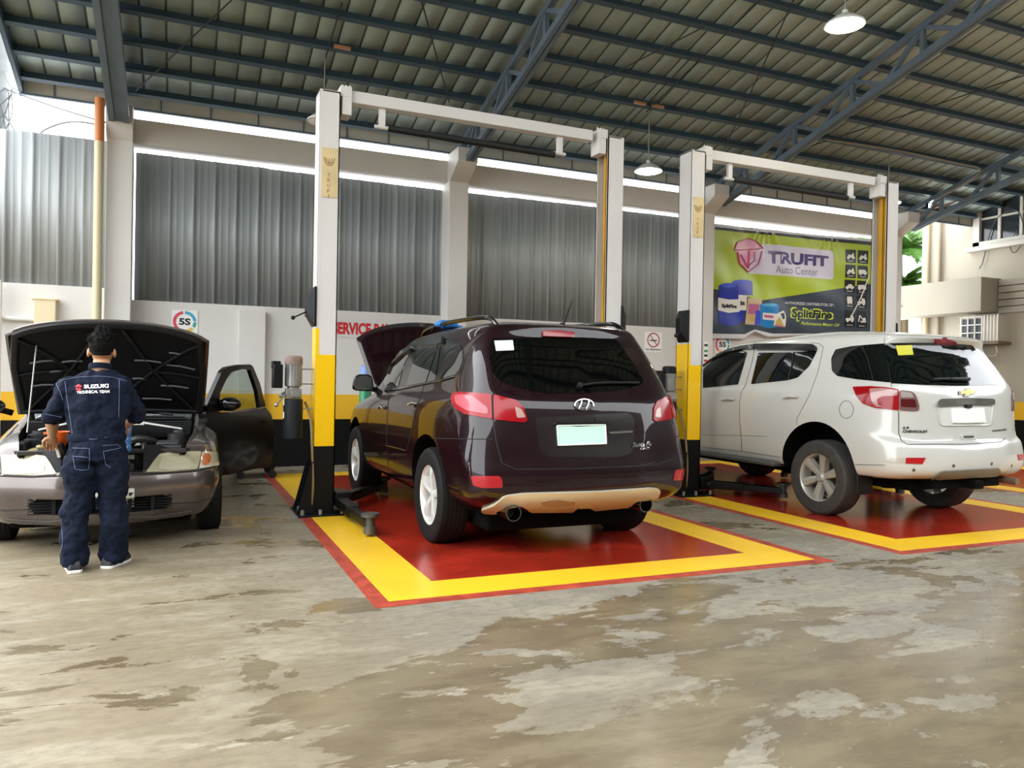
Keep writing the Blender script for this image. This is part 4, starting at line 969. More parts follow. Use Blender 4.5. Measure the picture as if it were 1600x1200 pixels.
    sf.tube(mb, D((512, 545), (505, 640), (503, 740), (510, 845)), .0035, .001, both=True); sf.tube(mb, D((665, 490), (640, 560), (615, 660), (590, 770)), .0035, .001, both=True)
    sf.tube(mb, A((-70, 640), (0, 648), (285, 652)), .0035, .001, both=True); sf.tube(mb, A((284, 430), (287, 558), (300, 660), (330, 770), (400, 800), (700, 797), (1000, 783), (1085, 765)), .0045, .001)
    sf.tube(mb, A((330, 772), (470, 798), (700, 798)), .004, .001, mirror=True)
    mb.build('panel_seam', GAP, root)
    for q in (((455, 1185), (480, 1160), (500, 1190)), ((830, 1150), (880, 1130), (950, 1145))):
        mb = MB(); sf.tube(mb, B(*q), .014, .03, both=True, n=8); mb.build('door_handle', CHR, root)
    mb = MB(); sf.patch(mb, D((395, 742), (500, 752), (585, 775), (583, 790), (500, 768), (395, 755)), .012, .02, 5, 2, both=True); mb.build('side_moulding', PNT, root)
    # mirrors
    for s in (-1, 1):
        c = atY(566, 597.5, 7.98); c.x = c.x if s < 0 else 2*xc-c.x; mb = MB()
        rings = []
        for yy, k, z_ in ((-.03, .93, 0), (-.02, 1, 0), (.03, .97, 0), (.07, .8, -.005), (.1, .45, -.01)): rings.append([c+V((p*k, yy, q*k+z_)) for p, q in rounded([(-.115, -.085), (.12, -.095), (.1, .085), (-.075, .085)], .06, 5)])
        mb.loft(rings, 0, True); mb.bar(c+V((-s*.08, .05, -.06)), c+V((-s*.2, .08, -.09)), .06, .05); m_ = mb.build('wing_mirror', GLOSSB, root, angle=50)
        mb = MB(); q = rounded([(-.1, -.07), (.105, -.08), (.085, .07), (-.065, .07)], .05, 5); mb.prism(q, c+V((0, -.031, 0)), (1, 0, 0), (0, 0, 1), .004); mb.build('mirror_glass', mat('mirror_grey', '#a9adb0', .12, metal=.9), m_)
    # roof rails, antenna, raised hood
    for s in (-1, 1):
        mb = MB(); pts = smooth_line([(xc+s*.55, y0+.62, 1.70), (xc+s*.555, y0+.78, 1.765), (xc+s*.56, y0+1.1, 1.785), (xc+s*.56, y0+1.9, 1.79), (xc+s*.545, y0+2.45, 1.765), (xc+s*.535, y0+2.65, 1.70)], 6)
        mb.tube(pts, .019, 8); mb.build('roof_rail', GLOSSB, root)
    a = MB().tube([(xc+.02, y0+.66, 1.72), (xc+.055, y0+.58, 1.92)], [.008, .004], 6).lathe([(.03, -.01), (.02, .02), (0, .03)], (xc+.02, y0+.67, 1.725), (0, 0, 1), 12); a.build('antenna', PLAST, root)
    hinge = V((xc, y0+3.78, 1.14)); an = math.radians(50); mb = MB(); rings = []
    for s in range(9):
        q = s/8; wd = .74+.10*q; row = []
        for t in [k/8-1 for k in range(17)]:
            d = q*1.04-.17*t*t*q-.08*q*abs(t)**5; row.append(hinge+V((t*wd, d*math.cos(an)-.05*(1-t*t)*q*math.sin(an), d*math.sin(an)+.05*(1-t*t)*math.cos(an))))
        rings.append(row)
    vs = [p for r in rings for p in r]; fs = [(i*17+j, i*17+j+1, (i+1)*17+j+1, (i+1)*17+j) for i in range(8) for j in range(16)]
    h = mb.add(vs, fs, 0, True).build('hood', PNT, root, recalc=False); m = h.modifiers.new('t', 'SOLIDIFY'); m.thickness = .03; m.offset = 0
    for s in (-1, 1):
        for y in (ya, yb): wheel(root, xc+s*.935, y0+y, R, .24, .228, s, 5)
    islands(root, PIECES)
    return root, body
maroon, maroon_body = make_maroon()
# ================================================================== white SUV in the second bay
def make_white():
    xc, y0 = 6.81, 4.79; place = lambda x, y, z: V((xc+x, y0+y, z))
    root = empty('suv', (xc, y0+2.4, 0), 'white five-door SUV with chrome tailgate bar parked on the second red bay', 'car')
    PNT = mat('white_car_paint', '#bfbeb8', .2, coat=.5, var=(1.2, .02))
    LVL = [lv((.6, 4.3), 0, .42), lv((.4, 4.5), .72, .42), lv((.08, 4.75), .9, (.47, .44, .42), (.08, .3, .25)), lv((.015, 4.9), .95, (.55, .52, .5), (.09, .3, .25)), lv((0, 4.97), .968, (.64, .66, .64), (.1, .32, .28)),
        lv((.02, 4.96), .972, (.76, .84, .78), (.1, .32, .32)), lv((.085, 4.9), .97, (.82, .97, .92), (.09, .28, .36)), lv((.095, 4.8), .96, (1.02, 1.1, 1.02), (.09, .26, .42)), lv((.12, 4.5), .935, (1.22, 1.22, 1.12), (.09, .22, .42)),
        lv((.15, 3.9), .905, (1.29, 1.27, 1.22), (.08, .2, .35), (.1, .25, .3)), lv((.28, 3.45), .845, (1.48, 1.48, 1.46), (.07, .17, .3), (.1, .22, .25)), lv((.41, 3.05), .77, (1.69, 1.70, 1.68), (.07, .15, .25), (.1, .2, .2)),
        lv((.36, 2.85), .70, (1.76, 1.79, 1.77), (.07, .18, .25), (.1, .2, .2)), lv((.62, 2.6), .56, (1.825, 1.845, 1.82), (.06, .15, .2)), lv((1.1, 2.3), .3, (1.865, 1.875, 1.86), (.05, .12, .2)), lv((1.3, 2.26), 0, 1.885, (0, .2, .08), (0, .3, .08))]
    S = car_body(LVL); ya, yb, R = 1.09, 3.97, .372
    arches = [(y0+ya, R+.09, .47), (y0+yb, R+.09, .47)]; cuts = []
    for s in (-1, 1):
        for y, z, r in arches: cuts.append(arch_cut(xc+s*.96, y, z, r, s, .36, .3))
    ad = arch_dark(arches); dk = lambda c, n: ad(c, n) or (c.z < .45 and n.z < -.3)
    body = body_object('body', S, place, [PNT, UNDER], root, cuts, dk); sf = Surf(body, xc)
    T5 = lambda *p: zm(1020, 500, 2.7586, p); T6 = lambda *p: zm(1080, 520, 6, p); T7 = lambda *p: zm(1320, 510, 4.8, p)
    GL = mat('tinted_glass_green', '#040a0b', .04, coat=.3, spec=.5)
    def part(name, poly, m, off=.004, step=6, rnd=0, both=False, parent=None, depth=.012):
        mb = MB(); sf.patch(mb, poly, off, depth, step, rnd, both=both); return mb.build(name, m, parent or root)
    rg = part('rear_window', T7((297, 128), (480, 122), (670, 122), (835, 130), (955, 140), (1060, 290), (1163, 440), (840, 447), (600, 440), (347, 428), (325, 280)), GL, .004, 7, 2)
    part('window_sticker', T7((378, 145), (497, 142), (512, 215), (400, 220)), mat('sticker_yellow', '#c9c22e', .5), .008, 6, 0, parent=rg)
    part('quarter_window', T5((770, 165), (788, 127), (860, 113), (1000, 101), (1014, 190), (1026, 270), (880, 256), (795, 242), (772, 218)), GL, .004, 5, 3, both=True)
    part('side_window', T6((112, 310), (200, 250), (330, 190), (480, 163), (528, 188), (440, 485), (112, 518)), GL, .004, 5, 1, both=True)
    part('side_window', T6((632, 188), (960, 183), (1180, 172), (1110, 310), (1000, 420), (900, 447), (562, 482)), GL, .004, 5, 2, both=True)
    mb = MB(); sf.tube(mb, T6((968, 185), (945, 320), (915, 440)), .008, .008, both=True); mb.build('window_divider', PLAST, root)
    mb = MB(); sf.patch(mb, T6((590, 118), (800, 112), (1150, 118), (1185, 135), (1180, 178), (1000, 172), (620, 168), (600, 150)), .03, .03, 4, 2, both=True); sf.patch(mb, T6((112, 312), (200, 240), (360, 165), (480, 135), (590, 122), (596, 160), (480, 163), (330, 195), (200, 258), (112, 322)), .03, .03, 4, 1, both=True); mb.build('rain_visor', mat('smoke_visor', '#1e2022', .2, coat=.4), root)
    part('brake_light', T7((672, 93), (740, 92), (800, 100), (832, 114), (830, 134), (760, 134), (676, 130)), mat('red_lens', '#b8122a', .15), .02, 4, 2)
    RL = mat('red_tail_lens2', '#8f0710', .15, coat=.2, spec=.3); DR = mat('dark_red_lens', '#4d0c12', .15, coat=.4); CLR = mat('clear_tail_lens', '#a87d78', .12, coat=.5); BEZ = mat('lamp_bezel', '#7a5c5a', .3, metal=.3)
    for mir in (False, True):
        def lp(name, q, m, par, off, rnd=3):
            mb = MB(); sf.patch(mb, T7(*q), off, .03, 4, rnd, mirror=mir); return mb.build(name, m, par)
        tl = lp('tail_light', ((60, 455), (200, 450), (330, 460), (405, 475), (405, 630), (230, 612), (140, 582), (95, 530)), RL, root, .012)
        lp('lamp_band', ((190, 470), (290, 465), (395, 482), (395, 520), (290, 525), (245, 545), (255, 590), (300, 605), (240, 605), (205, 560)), CLR, tl, .0155)
        lp('inner_lamp', ((412, 478), (500, 490), (528, 518), (556, 600), (548, 635), (412, 630)), BEZ, tl, .012); lp('inner_lens', ((418, 545), (520, 548), (535, 608), (418, 605)), DR, tl, .0155, 2); lp('reverse_lens', ((418, 488), (492, 498), (515, 535), (418, 535)), mat('lens_grey', '#9c8f8b', .15, coat=.8), tl, .0155, 2)
    for mir in (False, True):
        mb = MB(); sf.patch(mb, T7((458, 985), (605, 985), (580, 1032), (455, 1028)), .007, .02, 4, 1, mirror=mir); rf = mb.build('bumper_reflector', mat('red_reflector2', '#a81019', .2, coat=.3), root)
        mb = MB(); sf.patch(mb, T7((300, 1018), (350, 986), (455, 985), (452, 1026)), .006, .02, 4, 1, mirror=mir); mb.build('clear_lens', mat('lens_clear2', '#b5ada0', .15, coat=.6), rf)
    # tailgate furniture
    part('chrome_bar', T7((676, 575), (700, 546), (900, 540), (1104, 545), (1110, 570), (1105, 590), (940, 585), (690, 600)), CHR, .026, 6, 4, depth=.03)
    part('plate_recess', T7((700, 612), (1105, 600), (1092, 735), (1075, 742), (730, 742), (712, 725)), mat('white_recess', '#cfcfca', .25, coat=.6), .001, 8, 6, depth=.004)
    mb = MB(); sf.tube(mb, T7((702, 610), (712, 725), (735, 744), (1075, 742), (1093, 730), (1106, 602)), .008, .004); mb.build('recess_rim', PNT, root)
    part('number_plate', T7((795, 617), (1030, 612), (1045, 720), (808, 724)), mat('blank_plate', '#eeeeec', .4), .02, 8, 1)
    part('camera_pod', T7((890, 590), (935, 590), (932, 612), (900, 618)), PLAST, .035, 4, 2, depth=.03)
    em = part('emblem', T7((848, 488), (895, 480), (900, 468), (945, 466), (945, 482), (985, 486), (965, 512), (930, 515), (925, 528), (885, 528), (890, 512), (850, 514)), mat('emblem_edge', '#6c6a66', .2, metal=.8), .012, 4)
    part('emblem_fill', T7((858, 493), (902, 487), (907, 476), (938, 474), (938, 488), (970, 492), (958, 506), (922, 509), (917, 521), (893, 521), (897, 506), (858, 507)), mat('gold_fill', '#c2924a', .25, metal=.6), .016, 4, parent=em)
    mb = MB(); sf.text(mb, '2.8', T7((432, 770), (480, 768), (480, 750), (432, 752)), .006, 0, .05); sf.text(mb, 'CHEVROLET', T7((432, 798), (618, 798), (622, 779), (432, 777)), .006, 0, .05); mb.build('badge_lettering', mat('badge_dark', '#44443f', .3, metal=.4), root, recalc=False)
    mb = MB(); sf.text(mb, 'TRAILBLAZER', T7((1100, 790), (1212, 778), (1212, 766), (1100, 778)), .006, 0, .05); mb.build('model_lettering', mat('badge_dark', '#44443f'), root, recalc=False)
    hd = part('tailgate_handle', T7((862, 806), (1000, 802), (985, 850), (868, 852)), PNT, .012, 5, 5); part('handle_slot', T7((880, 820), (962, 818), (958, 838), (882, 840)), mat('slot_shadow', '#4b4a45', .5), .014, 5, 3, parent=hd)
    mb = MB(); sf.tube(mb, T7((650, 408), (780, 405), (900, 402), (918, 405)), .012, .03); sf.tube(mb, T7((780, 408), (850, 408), (915, 410)), .016, .03); mb.build('rear_wiper', PLAST, root)
    part('rear_step_guard', T7((640, 1150), (690, 1100), (730, 1082), (1160, 1060), (1162, 1105), (1130, 1118), (720, 1140)), mat('guard_grey', '#6f6d66', .5), .015, 7, 5, depth=.04)
    for q in ((517, 1078), (815, 1046), (1100, 1031), (1250, 1046)):
        u, v = T7(q)[0]; c, n = sf.hit(u, v); MB().cyl(c-n*.01, c+n*.004, .015, n=14).build('parking_sensor', mat('sensor_grey', '#4a4a46', .4), root)
    # shut lines
    mb = MB(); G = .0032
    sf.tube(mb, T7((403, 632), (404, 800), (425, 858), (470, 886), (700, 884), (900, 884), (1165, 868), (1205, 840)), G*1.5, .0005); sf.tube(mb, T7((300, 60), (297, 125), (325, 290), (347, 430), (352, 455)), G, .0005)
    sf.tube(mb, T6((600, 122), (575, 260), (510, 490), (470, 560), (455, 640), (455, 820), (466, 950), (476, 1110)), G*1.4, .0005, both=True); sf.tube(mb, T6((1120, 92), (1200, 100), (1240, 135), (1215, 250), (1182, 385), (1110, 580), (1010, 770), (992, 800), (990, 862)), G, .0005, both=True)
    sf.tube(mb, T6((112, 1072), (480, 1112), (842, 1168)), G*1.2, .0005, both=True); sf.tube(mb, T6((115, 958), (460, 962), (715, 972)), G*.8, .0005, both=True); sf.tube(mb, T5((830, 622), (1000, 626)), G, .0005, both=True)
    el = [(1455+66*math.cos(t), 720+82*math.sin(t)) for t in [2*PI*k/30 for k in range(31)]]; sf.tube(mb, T6(*el), G, .0005); mb.build('panel_seam', mat('seam_grey', '#5e5d58', .6), root)
    for q in (((300, 632), (350, 622), (415, 626)), ((875, 612), (935, 600), (1005, 605))):
        mb = MB(); sf.tube(mb, T6(*q), .013, .03, both=True, n=8); h = mb.build('door_handle', PNT, root)
        mb = MB(); sf.patch(mb, T6((q[0][0]+5, q[0][1]+6), (q[2][0], q[2][1]+6), (q[1][0]+20, q[1][1]+18), (q[1][0]-20, q[1][1]+18)), .001, .004, 4, 2, both=True); mb.build('handle_cup', mat('cup_grey', '#9b9a92', .4), h)
    # running boards, flaps, hitch
    for s in (-1, 1):
        x = xc+s*.93; a = MB().bx(x-.09, x+.09, y0+1.62, y0+3.42, .42, .475); a.build('running_board', mat('step_grey', '#4c4d4c', .5), root, bevel=.02)
        MB().bx(xc+s*.79-.1, xc+s*.79+.1, y0+ya-.47, y0+ya-.45, .26, .5).build('mud_flap', PLAST, root, bevel=.01)
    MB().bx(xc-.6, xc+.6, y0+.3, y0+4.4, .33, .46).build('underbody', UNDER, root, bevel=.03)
    MB().bx(xc-.45, xc+.45, y0+.16, y0+.3, .36, .47).bx(xc-.06, xc+.06, y0+.04, y0+.3, .36, .44).build('tow_bar', UNDER, root, bevel=.01)
    MB().cyl((xc+.62, y0+.1, .40), (xc+.62, y0+.8, .42), .035, n=14).build('exhaust_pipe', mat('rust', '#6b5847', .7), root)
    MB().cyl((xc-.8, y0+ya, .37), (xc+.8, y0+ya, .37), .05, n=12).ball((xc+.05, y0+ya, .37), .15).build('rear_axle', UNDER, root)
    for s in (-1, 1):
        c = V((xc+s*1.04, y0+3.25, 1.22)); mb = MB().ball(c, .12, 18, 10, sc=(1.05, .7, .85)).bar(c+V((-s*.08, 0, -.05)), c+V((-s*.2, .03, -.07)), .06, .05); mm = mb.build('wing_mirror', PNT, root, angle=60); MB().lathe([(0, .006), (.08, .005), (.09, 0)], c+V((0, -.075, 0)), (0, -1, 0), 24).build('mirror_glass', CHR, mm)
        for y in (ya, yb): wheel(root, xc+s*.94, y0+y, R, .25, .232, s, 6, TYRE_D, RIM2, style=1)
    islands(root, PIECES)
    return root
white = make_white()
# ================================================================== grey saloon with its hood up
def make_grey():
    xc, yf, Lc = -.495, 6.12, 4.32; place = lambda x, y, z: V((xc+x, yf+Lc-y, z)); YW = lambda y: yf+Lc-y
    root = empty('sedan', (xc, yf+2.1, 0), 'grey-brown saloon with hood propped open and one door open, facing the viewer', 'car')
    PNT = mat('grey_brown_paint', '#5d5450', .25, metal=.55, coat=.8, var=(250, .2)); BAY = mat('engine_bay_black', '#0d0d0e', .6, spec=.25)
    f = (.13, .36, .42)
    LVL = [lv((.4, 4.0), 0, .2), lv((.35, 4.05), .6, .2), lv((.08, 4.22), .76, (.21, .2, .205), f=f), lv((.02, 4.28), .815, .30, f=f), lv((.01, 4.295), .83, .36, f=f), lv((0, 4.32), .845, (.46, .46, .45), f=f),
        lv((.02, 4.305), .845, (.58, .6, .55), f=f), lv((.04, 4.25), .84, (.68, .68, .585), f=f), lv((.05, 4.2), .835, (.74, .74, .66), f=f), lv((.1, 4.1), .815, (.85, .83, .745), f=(.12, .3, .42)), lv((.22, 3.95), .775, (.93, .89, .79), f=(.1, .25, .4)),
        lv((.75, 3.12), .745, (.97, .93, .93), f=(.1, .2, .3)), lv((1.0, 2.7), .68, (1.15, 1.15, 1.14), f=(.1, .2, .25)), lv((1.25, 2.35), .59, (1.3, 1.3, 1.3), f=(.08, .2, .2)), lv((1.4, 2.2), .5, 1.355), lv((1.6, 2.0), .25, 1.38), lv((1.7, 1.98), 0, 1.385, (0, .2, .05), (0, .3, .05))]
    S = car_body(LVL, 110, 90); ya, yb, R = .98, 3.44, .29
    arches = [(YW(ya), R+.02, .34), (YW(yb), R+.02, .34)]; cuts = []
    for s in (-1, 1):
        for y, z, r in arches: cuts.append(arch_cut(xc+s*.85, y, z, r, s, .27, .3))
    # engine bay well, radiator mouth, lower intake
    well = MB(); a = [(-.63, YW(3.13)), (.63, YW(3.13)), (.60, YW(3.7)), (.54, YW(4.03)), (-.54, YW(4.03)), (-.60, YW(3.7))]
    well.prism([(xc+p, q) for p, q in a], (0, 0, .42), (1, 0, 0), (0, 1, 0), .9); cuts.append(well)
    cuts.append(MB().bx(xc-.262, xc+.262, yf-.2, yf+.4, .575, .9)); cuts.append(MB().prism([(xc-.5, .29), (xc+.5, .29), (xc+.5, .33), (xc+.4, .405), (xc-.4, .405), (xc-.5, .33)], (0, yf-.2, 0), (1, 0, 0), (0, 0, 1), -.36))
    ad = arch_dark(arches)
    def dk(c, n):
        if ad(c, n) or c.z < .21: return True
        if abs(c.x-xc) < .56 and c.y < yf+.33 and .585 < c.z < .775: return True
        if abs(c.x-xc) < .632 and yf+.285 < c.y < YW(3.12) and .415 < c.z < .95 and (abs(n.z) > .97 and c.z < .45 or abs(n.z) < .05): return True
        if abs(c.x-xc) < .264 and c.y < yf+.42 and .57 < c.z < .9 and (abs(n.x) > .99 or abs(n.z) > .99 or n.y < -.99 and c.y > yf+.3): return True
        return .285 < c.z < .41 and abs(c.x-xc) < .51 and yf+.02 < c.y < yf+.2 and (abs(n.z) > .8 or abs(n.x) > .9 or (n.y < -.99 and c.y > yf+.12))
    body = body_object('body', S, place, [PNT, BAY], root, cuts, dk); sf = Surf(body, xc)
    S1 = lambda *p: zm(0, 480, 2.727, p); S2 = lambda *p: zm(0, 600, 4.615, p); S3 = lambda *p: zm(180, 600, 5, p)
    def part(name, poly, m, off=.004, step=5, rnd=0, both=False, parent=None, depth=.012, mirror=False):
        mb = MB(); sf.patch(mb, poly, off, depth, step, rnd, both=both, mirror=mirror); return mb.build(name, m, parent or root)
    HL = mat('hazed_headlamp', '#a39d82', .18, coat=.7, var=(9, .18)); HL2 = mat('headlamp_inner', '#bab59c', .1, coat=.8, metal=.2); AMB = mat('amber_lens', '#b8693f', .18, coat=.8, var=(14, .3)); CLR = mat('corner_clear', '#b9b3a0', .15, coat=.8)
    for mir in (False, True):
        hl = part('headlight', S3((240, 690), (300, 600), (345, 548), (430, 534), (672, 528), (642, 668), (400, 690)), HL, .008, 4, 3, mirror=mir)
        part('reflector_bowl', S3((330, 672), (345, 600), (420, 570), (560, 575), (600, 620), (590, 668), (430, 682)), HL2, .0115, 4, 6, parent=hl, mirror=mir)
        cl = part('corner_lamp', S3((680, 528), (800, 534), (806, 638), (652, 666)), CLR, .008, 4, 3, mirror=mir)
        part('amber_bulb', S3((682, 545), (735, 545), (740, 600), (715, 640), (668, 628)), AMB, .0115, 4, 5, parent=cl, mirror=mir)
    mb = MB(); sf.tube(mb, S3((110, 703), (240, 700), (420, 697), (640, 678), (760, 655), (850, 622)), .005, .001, both=True); sf.tube(mb, S3((110, 980), (300, 950), (470, 930), (620, 925), (760, 890)), .004, .001, both=True); mb.build('panel_seam', GAP, root)
    part('bumper_lip', S3((100, 1030), (300, 1030), (480, 1005), (600, 985), (600, 998), (480, 1020), (300, 1046), (100, 1048)), mat('lip_grey', '#4c4643', .4), .012, 5, 2, both=True)
    part('windscreen', ((60, 600), (280, 600), (312, 648), (290, 654), (240, 651), (188, 650), (110, 652), (48, 660)), mat('windscreen_glass', '#3c4a48', .05, coat=.8), .004, 6, 2)
    pl_ = part('number_plate', ((150, 764), (209.5, 763), (209.5, 792), (150, 796)), mat('plate_white', '#d9dbd3', .4), .02, 5, 0)
    mb = MB(); sf.text(mb, '7', ((201, 788), (208, 788), (208, 768), (201, 768)), .024, 0, .06); mb.build('plate_digit', INK, pl_, recalc=False)
    mb = MB()
    for k in range(6): mb.bar((xc-.46, yf+.13, .295+.02*k), (xc+.46, yf+.13, .295+.02*k), .012, .006)
    for x in (-.3, -.08, .18, .33): mb.bx(xc+x-.012, xc+x+.012, yf+.11, yf+.14, .29, .405)
    mb.build('lower_grille', PLAST, root)
    # what fills the bay
    DM = mat('engine_dark', '#232322', .5, metal=.3, var=(20, .4)); AL = mat('engine_alloy', '#8d8a84', .4, metal=.7, var=(14, .25)); WB = mat('white_brace', '#dedcd6', .35)
    MB().bar((xc-.55, yf+.28, .712), (xc+.55, yf+.28, .712), .05, .03).bar((xc-.2, yf+.25, .6), (xc+.2, yf+.25, .6), .05, .05).build('radiator_support', mat('support_black', '#2e2c2a', .45), root, bevel=.005)
    mb = MB().bx(xc-.33, xc+.33, yf+.31, yf+.36, .44, .7)
    for k in range(26): mb.bx(xc-.32+.025*k, xc-.312+.025*k, yf+.3, yf+.31, .45, .69)
    mb.build('radiator', mat('radiator_black', '#1a1b1b', .5, metal=.4), root)
    MB().bar((xc+.12, yf+.2, .7), (xc+.16, yf+.24, .6), .03, .03).bx(xc+.1, xc+.2, yf+.2, yf+.23, .66, .69).build('hood_latch', AL, root)
    e = MB().bx(xc-.25, xc+.2, yf+.52, yf+.86, .44, .72).bx(xc-.22, xc+.17, yf+.56, yf+.78, .72, .78)
    for k in range(8): e.bx(xc-.2+.048*k, xc-.185+.048*k, yf+.55, yf+.79, .78, .795)
    eb = e.build('engine_block', DM, root, bevel=.01)
    mb = MB().tube(smooth_line([(xc+.1, yf+.55, .72), (xc+.2, yf+.5, .78), (xc+.3, yf+.55, .76), (xc+.36, yf+.7, .7)], 6), .035, 10).tube(smooth_line([(xc-.1, yf+.4, .66), (xc+.02, yf+.5, .76), (xc+.05, yf+.7, .8)], 6), .022, 8).tube(smooth_line([(xc+.2, yf+.4, .6), (xc+.26, yf+.44, .72), (xc+.22, yf+.6, .78)], 6), .02, 8); mb.build('hose', mat('hose_black', '#141414'), root)
    rr = random.Random(2); mb = MB()
    for k in range(14):
        p = V((xc+rr.uniform(.0, .4), yf+rr.uniform(.4, .6), rr.uniform(.6, .74))); mb.cyl(p, p+V((rr.uniform(-.03, .03), rr.uniform(-.05, .02), rr.uniform(.01, .05))), rr.uniform(.012, .03), n=10)
    mb.build('engine_fittings', AL, eb)
    MB().bx(xc+.32, xc+.52, yf+.4, yf+.72, .5, .74).bx(xc+.34, xc+.5, yf+.42, yf+.7, .74, .76).build('fuse_box', mat('box_grey', '#38383a', .5, var=(10, .3)), root, bevel=.01)
    MB().bx(xc-.52, xc-.36, yf+.4, yf+.62, .5, .72).lathe([(0, 0), (.03, 0), (.03, .03), (0, .03)], (xc-.44, yf+.5, .72), (0, 0, 1), 14).build('coolant_reservoir', mat('reservoir_yellow', '#a99a6c', .4, var=(8, .2)), root, bevel=.02)
    MB().bx(xc-.6, xc-.53, yf+.45, yf+.75, .5, .77).bx(xc-.58, xc-.46, yf+.68, yf+.9, .5, .78).build('battery', PLAST, root, bevel=.01)
    mb = MB()
    for s in (-1, 1): mb.lathe([(0, .02), (.05, .02), (.055, 0), (.085, -.01), (.09, -.12), (.09, -.35)], (xc+s*.5, yf+.87, .81), (0, 0, 1), 24)
    mb.build('strut_tower', DM, root)
    MB().bar((xc-.5, yf+.87, .838), (xc-.3, yf+.84, .89), .075, .014).bar((xc-.3, yf+.84, .89), (xc+.24, yf+.84, .89), .05, .035).bar((xc+.24, yf+.84, .89), (xc+.52, yf+.87, .838), .085, .014).build('strut_brace', WB, root, bevel=.004)
    MB().bx(xc-.6, xc+.6, yf+1.0, yf+1.14, .75, .9).bx(xc-.55, xc+.55, yf+1.02, yf+1.2, .9, .925).build('cowl_panel', PLAST, root, bevel=.01)
    mb = MB().tube([(xc+.45, yf+1.12, .945), (xc+.2, yf+1.17, .97), (xc-.2, yf+1.18, .98)], .012, 8).tube([(xc-.1, yf+1.12, .945), (xc-.3, yf+1.17, .97), (xc-.55, yf+1.17, .96)], .012, 8); mb.build('wiper_arm', PLAST, root)
    # hood, seen from underneath
    hinge = V((xc, yf+1.2, .945)); an = math.radians(57); HU = V((0, -math.cos(an), math.sin(an))); HN = V((0, math.sin(an), math.cos(an)))  # HN: outer side, away from the viewer
    def hp(t, d, off=0):  # t -1..1, d 0..1
        w = .735-.06*(1-d)*0+.0*d; w = .70+.02*math.sin(d*PI*.5); L_ = .90*d-(.085*t*t*d)-(.05*abs(t)**8*d)
        return hinge+V((t*w, 0, 0))+HU*L_+HN*((.05*(1-t*t)*(.4+.6*d))+off-.03*d*d)
    n = 24; vs = [hp(j/n*2-1, i/16) for i in range(17) for j in range(n+1)]; fs = [(i*(n+1)+j, i*(n+1)+j+1, (i+1)*(n+1)+j+1, (i+1)*(n+1)+j) for i in range(16) for j in range(n)]
    hd = MB().add(vs, fs, 0, True).build('hood', PNT, root, recalc=False); m = hd.modifiers.new('t', 'SOLIDIFY'); m.thickness = .012; m.offset = 0
    LN = mat('hood_liner_black', '#07080a', .45, spec=.25, var=(5, .3)); RB = mat('liner_rib', '#0c0d10', .4, spec=.3); SLT = mat('slot_glint', '#5d5f62', .3, metal=.4)
    vs = [hp(j/n*1.94-.97, .02+.955*i/16, -.022-.012*math.sin(PI*i/16)) for i in range(17) for j in range(n+1)]; MB().add(vs, fs, 0, True).build('hood_liner', LN, hd, recalc=False)
    mb = MB()
    def rib(pts, r=.022, off=-.04): mb.tube([hp(a, b, off) for a, b in dense(pts, .08, False)], r, 8, flat=.7)
    rib([(-.93, .05), (-.95, .6), (-.9, .95), (-.5, .965), (0, .965), (.5, .965), (.9, .95), (.95, .6), (.93, .05)], .028); rib([(-.93, .06), (0, .06), (.93, .06)], .03)
    rib([(-.9, .9), (-.42, .5), (0, .14)]); rib([(.9, .9), (.42, .5), (0, .14)]); rib([(-.85, .1), (-.42, .5), (-.1, .93)]); rib([(.85, .1), (.42, .5), (.1, .93)]); rib([(-.94, .5), (-.42, .5)], .016); rib([(.94, .5), (.42, .5)], .016)
    mb.build('liner_ribs', RB, hd)
    mb = MB()
    for a, b, c in ((.22, .5, .62), (.55, .86, .6), (.5, .8, .36), (.2, .34, .42), (.3, .62, .2), (-.8, -.55, .62), (-.5, -.3, .6), (-.82, -.6, .36), (.58, .7, .74), (-.62, -.52, .5)): mb.tube([hp(a, c, -.05), hp((a+b)/2, c+.01, -.055), hp(b, c, -.05)], .008, 6)
    mb.build('liner_slot_glint', SLT, hd)  # lighter tubes paint the reflections along the liner slots
    for s in (-1, 1): MB().bar(hinge+V((s*.6, .0, -.06)), hinge+V((s*.62, -.06, .1)), .03, .05).build('hood_hinge', PLAST, root)
    p0 = atY(42.5, 676, yf+.4); p1 = hp(-.72, .80, -.05); MB().tube([p0, p1], .006, 8).build('prop_rod', mat('rod_steel', '#8c8c88', .35, metal=.6), root)
    # driver's door, swung open
    H = V((.355, yf+1.36, 0)); ph = math.radians(30); DD = V((math.sin(ph), math.cos(ph), 0)); DN = V((math.cos(ph), -math.sin(ph), 0))
    def dp(u, v, off=0):
        d = ray(u, v); t = ((H-CAM).dot(DN)+off)/d.dot(DN); return CAM+d*t
    DZ = lambda *p: zm(300, 560, 6, p)
    def slab(mb, poly, th=.045, off=0, mi=0, step=4, curve=0):
        vs, fs, ring = fill2d(poly, step); P = [dp(u, v) for u, v in vs]
        zz = lambda p: off+curve*(1-((p.z-.55)/.4)**2 if abs(p.z-.55) < .4 else 0)
        top = [p+DN*zz(p) for p in P]; bot = [p+DN*(off-th) for p in P]; k = len(P); r = len(ring)
        return mb.add(top+bot, fs+[[i+k for i in f[::-1]] for f in fs]+[(ring[i], ring[(i+1) % r], k+ring[(i+1) % r], k+ring[i]) for i in range(r)], mi, False)
    DP = mat('door_paint', '#131110', .28, metal=.1, coat=.22, spec=.3)
